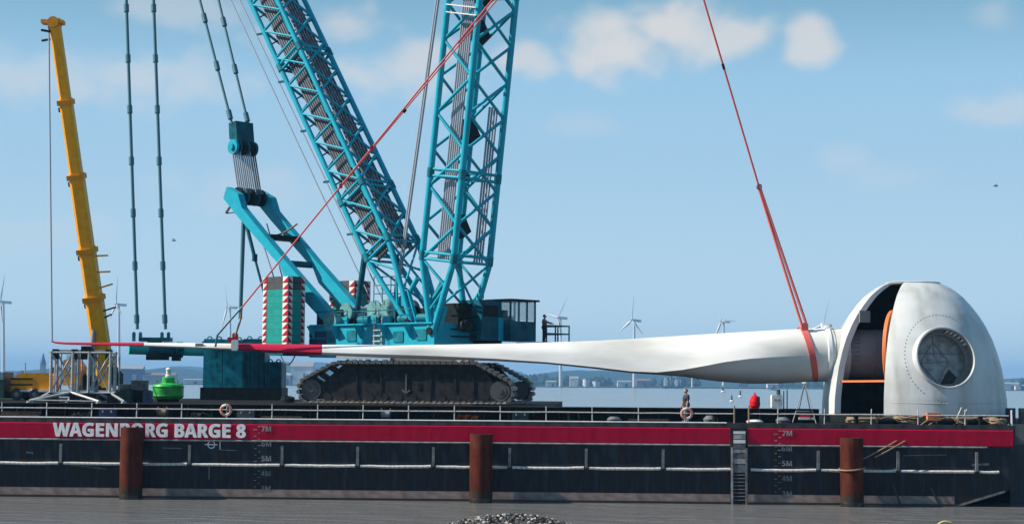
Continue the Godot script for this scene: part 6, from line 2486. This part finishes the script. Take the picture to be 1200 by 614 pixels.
func figure(parent: Node3D, bones: Array, hands: Array) -> void:
	var st := mesh()
	for part in [[bones, 0.016, 0.045], [hands, 0.006, 0.006]]:
		if part[0].is_empty():
			continue
		var g := nets(part[0], part[1], part[2])
		var V: PackedVector3Array = g[0]
		var C: PackedColorArray = g[1]
		var I: PackedInt32Array = g[2]
		var N := []
		for v in V:
			# the field's outward direction
			var best := 9.0
			var nn := Vector3.UP
			var sum := Vector3.ZERO
			for b in part[0]:
				var ab: Vector3 = b[1] - b[0]
				var t := clampf((v - b[0]).dot(ab) / maxf(ab.length_squared(), 1e-9), 0, 1)
				var r: Vector3 = v - b[0] - ab * t
				var d := r.length() - lerpf(b[2], b[3], t)
				sum += r.normalized() * exp(-d / 0.012)
			N.append(sum.normalized())
		for i in range(0, I.size(), 3):
			var a := I[i]
			var b := I[i + 1]
			var c := I[i + 2]
			if (V[c] - V[a]).cross(V[b] - V[a]).dot(N[a] + N[b] + N[c]) < 0.0:
				var t := b
				b = c
				c = t
			for k in [a, b, c]:
				st.set_color(C[k])
				st.set_normal(N[k])
				st.add_vertex(V[k])
	obj("body", st, M.skin_cloth, parent)

func hand_bones(wrist: Vector3, dir: Vector3, side: Vector3, skin: Color) -> Array:
	# palm, four unequal bent fingers and a thumb from the palm's side
	dir = dir.normalized()
	var nrm := dir.cross(side).normalized()
	side = nrm.cross(dir).normalized()
	var out := []
	for k in 4:
		var s := side * (-0.028 + k * 0.019)
		out.append([wrist + s * 0.7, wrist + dir * 0.085 + s, 0.016, 0.013, skin])
		var L: float = [0.062, 0.075, 0.08, 0.07][k]
		var p := wrist + dir * 0.085 + s
		var q := p + dir * L * 0.5 + nrm * 0.012
		out.append([p, q, 0.0095, 0.0088, skin])
		out.append([q, q + dir * L * 0.42 + nrm * 0.028, 0.0088, 0.0075, skin])
	var tb := wrist + dir * 0.03 + side * 0.035
	var tm := tb + dir * 0.038 + side * 0.03 + nrm * 0.008
	out.append([tb - side * 0.02, tm, 0.014, 0.011, skin])
	out.append([tm, tm + dir * 0.032 + side * 0.006 + nrm * 0.01, 0.011, 0.0085, skin])
	return out

func person(label: String, foot: Vector3, face: Vector3, h: float, shirt: Color, trousers: Color, shoes: Color, hair: Color, lhand: Vector3, rhand: Vector3) -> void:
	# lhand, rhand: places of the wrists relative to the feet in (side, up, forward), for a figure of height 1
	var o := thing("person", label, "person", foot)
	var fw := Vector3(face.x, 0, face.z).normalized()
	var sd := Vector3.UP.cross(fw)   # the figure's left
	var W := func(s: float, y: float, f: float) -> Vector3: return foot + (sd * s + Vector3.UP * y + fw * f) * h
	var skin := Color(0.42, 0.24, 0.17)
	var b := []
	# torso
	b.append([W.call(-0.035, 0.53, -0.01), W.call(0.035, 0.53, -0.01), 0.092 * h, 0.092 * h, trousers])
	b.append([W.call(0, 0.58, 0), W.call(0, 0.66, 0.005), 0.088 * h, 0.085 * h, shirt])
	b.append([W.call(-0.05, 0.72, 0.0), W.call(0.05, 0.72, 0.0), 0.088 * h, 0.088 * h, shirt])
	b.append([W.call(-0.1, 0.795, -0.01), W.call(0.1, 0.795, -0.01), 0.045 * h, 0.045 * h, shirt])
	b.append([W.call(0, 0.81, -0.01), W.call(0, 0.87, 0.005), 0.034 * h, 0.031 * h, skin])
	# head: skull, jaw, nose, ears, eyes' brow
	b.append([W.call(0, 0.937, 0.0), W.call(0, 0.94, 0.012), 0.052 * h, 0.05 * h, skin])
	b.append([W.call(0, 0.905, 0.018), W.call(0, 0.893, 0.03), 0.034 * h, 0.025 * h, skin])
	b.append([W.call(0, 0.93, 0.06), W.call(0, 0.915, 0.07), 0.007 * h, 0.01 * h, skin])
	for s in [-1.0, 1.0]:
		b.append([W.call(0.052 * s, 0.935, 0.0), W.call(0.053 * s, 0.918, 0.003), 0.009 * h, 0.007 * h, skin])
		b.append([W.call(0.02 * s, 0.934, 0.054), W.call(0.024 * s, 0.934, 0.053), 0.006 * h, 0.006 * h, Color(0.04, 0.03, 0.03)])
		# legs
		b.append([W.call(0.05 * s, 0.5, -0.005), W.call(0.06 * s, 0.285, 0.012), 0.062 * h, 0.042 * h, trousers])
		b.append([W.call(0.06 * s, 0.285, 0.012), W.call(0.065 * s, 0.06, -0.015), 0.042 * h, 0.03 * h, trousers])
		b.append([W.call(0.066 * s, 0.025, -0.03), W.call(0.078 * s, 0.02, 0.085), 0.026 * h, 0.02 * h, shoes])
		b.append([W.call(0.066 * s, 0.06, -0.02), W.call(0.066 * s, 0.03, -0.02), 0.032 * h, 0.028 * h, shoes])
	var hb := []
	for g in [[1.0, lhand], [-1.0, rhand]]:
		var sh: Vector3 = W.call(0.115 * g[0], 0.795, -0.01)
		var wr: Vector3 = W.call(g[1].x, g[1].y, g[1].z)
		var mid := (sh + wr) * 0.5
		var reach := 0.335 * h
		var bend := sqrt(maxf(reach * reach * 0.25 - (wr - sh).length_squared() * 0.25, 0.0))
		var el: Vector3 = mid + (sd * g[0] * 0.5 - fw).normalized() * bend * 0.9
		b.append([sh, el, 0.034 * h, 0.027 * h, shirt])
		b.append([el, wr, 0.027 * h, 0.019 * h, skin if g[1].y < 0.52 else shirt])
		hb.append_array(hand_bones(wr, wr - el, fw if g[1].y < 0.52 else sd * -g[0], skin))
	figure(o, b, hb)
	# hair or cap over the skull
	var st := mesh()
	var c: Vector3 = W.call(0, 0.945, -0.004)
	lathe(st, [Vector2(0.056 * h, -0.018 * h), Vector2(0.058 * h, 0.004 * h), Vector2(0.05 * h, 0.033 * h), Vector2(0.03 * h, 0.052 * h), Vector2(0.0, 0.058 * h)], c, Basis(sd, (Vector3.UP - fw * 0.35).normalized(), sd.cross((Vector3.UP - fw * 0.35).normalized())), 20)
	var m := StandardMaterial3D.new()
	m.resource_name = "hair"
	m.albedo_color = hair.linear_to_srgb()
	m.roughness = 0.8
	obj("hair", st, m, o)

func build_people() -> void:
	person("man in dark clothes standing on the side deck behind the railing, under the blade", deck_point(804.5, 101.2, DECK + 0.012), Vector3(-0.93, 0, 0.36), 1.9, Color(0.02, 0.022, 0.035), Color(0.025, 0.028, 0.04), Color(0.35, 0.33, 0.3), Color(0.012, 0.01, 0.01), Vector3(0.15, 0.47, 0.06), Vector3(-0.15, 0.47, 0.08))
	var fl := crane_frame * (Vector3(3.5, 4.1, -5.0) + Vector3(1.2, -0.01, -1.85))
	var p := at_px(625.0, 395.0, -fl.z)
	person("man in a pinkish shirt standing on the crane's walkway beside the cab", Vector3(fl.x, fl.y, fl.z), Vector3(0.9, 0, 0.25), 1.82, Color(0.22, 0.11, 0.10), Color(0.015, 0.017, 0.024), Color(0.02, 0.02, 0.02), Color(0.012, 0.01, 0.01), Vector3(0.1, 0.68, 0.27), Vector3(-0.12, 0.66, 0.26))

# ------------------------------------------------------------------ the near bank
func build_bank() -> void:
	var st := mesh()
	var rows := [[14.0, 5.0], [2.0, 5.0], [-6.0, 4.9], [-20.0, 4.2], [-36.0, 2.6], [-44.0, 2.5], [-50.0, -1.0]]
	for i in rows.size() - 1:
		for k in 24:
			var xa := -60.0 + k * 5.0
			var a := Vector3(xa, rows[i][1], rows[i][0])
			var b := Vector3(xa + 5.0, rows[i][1], rows[i][0])
			var c := Vector3(xa + 5.0, rows[i + 1][1], rows[i + 1][0])
			var d := Vector3(xa, rows[i + 1][1], rows[i + 1][0])
			var n := (b - a).cross(d - a).normalized()
			flat_quad(st, a, b, c, d, n if n.y > 0 else -n)
	structure(obj("river_bank", st, M.bank), "earth bank in front of the water, below the picture", "ground")
	# the gravel heap whose top shows at the bottom edge
	var c := at_px(598.0, 602.0, 40.0)
	var base := 2.4
	var hgt := c.y - base
	st = mesh()
	for k in 8000:
		var a := rng.randf() * TAU
		var r := sqrt(rng.randf()) * 3.4
		var x := cos(a) * r
		var z := sin(a) * r
		var h := hgt * (exp(-pow(Vector2(x / 1.0, z).length() / 1.75, 2.0) * 0.9) * 1.0) - 0.02
		if z < -0.9:
			continue
		var p := Vector3(c.x + x * 1.75, base + h + rng.randf_range(-0.03, 0.015), c.z + z)
		var s := rng.randf_range(0.03, 0.062)
		var g := rng.randf_range(0.03, 0.16) if rng.randf() < 0.7 else rng.randf_range(0.3, 0.6)
		st.set_color(Color(g, g * 0.97, g * 0.93))
		blob(st, p, Basis(Vector3(rng.randf(), rng.randf(), rng.randf() + 0.1).normalized(), rng.randf() * TAU).scaled(Vector3(s * 1.2, s * 0.8, s)), 5)
	var heap := obj("gravel_heap", st, M.stone)
	tag(heap, "top of a grey and white gravel heap at the bottom edge", "gravel")
	heap.set_meta("kind", "stuff")
	# hoop of a yellow handrail
	var q := at_px(1109.0, 622.0, 40.0)
	st = mesh()
	var pts := [Vector3(q.x - 0.22, 2.5, q.z)]
	for k in 13:
		var a := PI - PI * k / 12.0
		pts.append(q + Vector3(cos(a) * 0.22, sin(a) * 0.2, 0))
	pts.append(Vector3(q.x + 0.22, 2.5, q.z))
	tube(st, pts, 0.03, 8)
	tag(obj("handrail_hoop", st, M.yellow_rail), "pale yellow hoop of a handrail at the bottom right edge", "handrail")
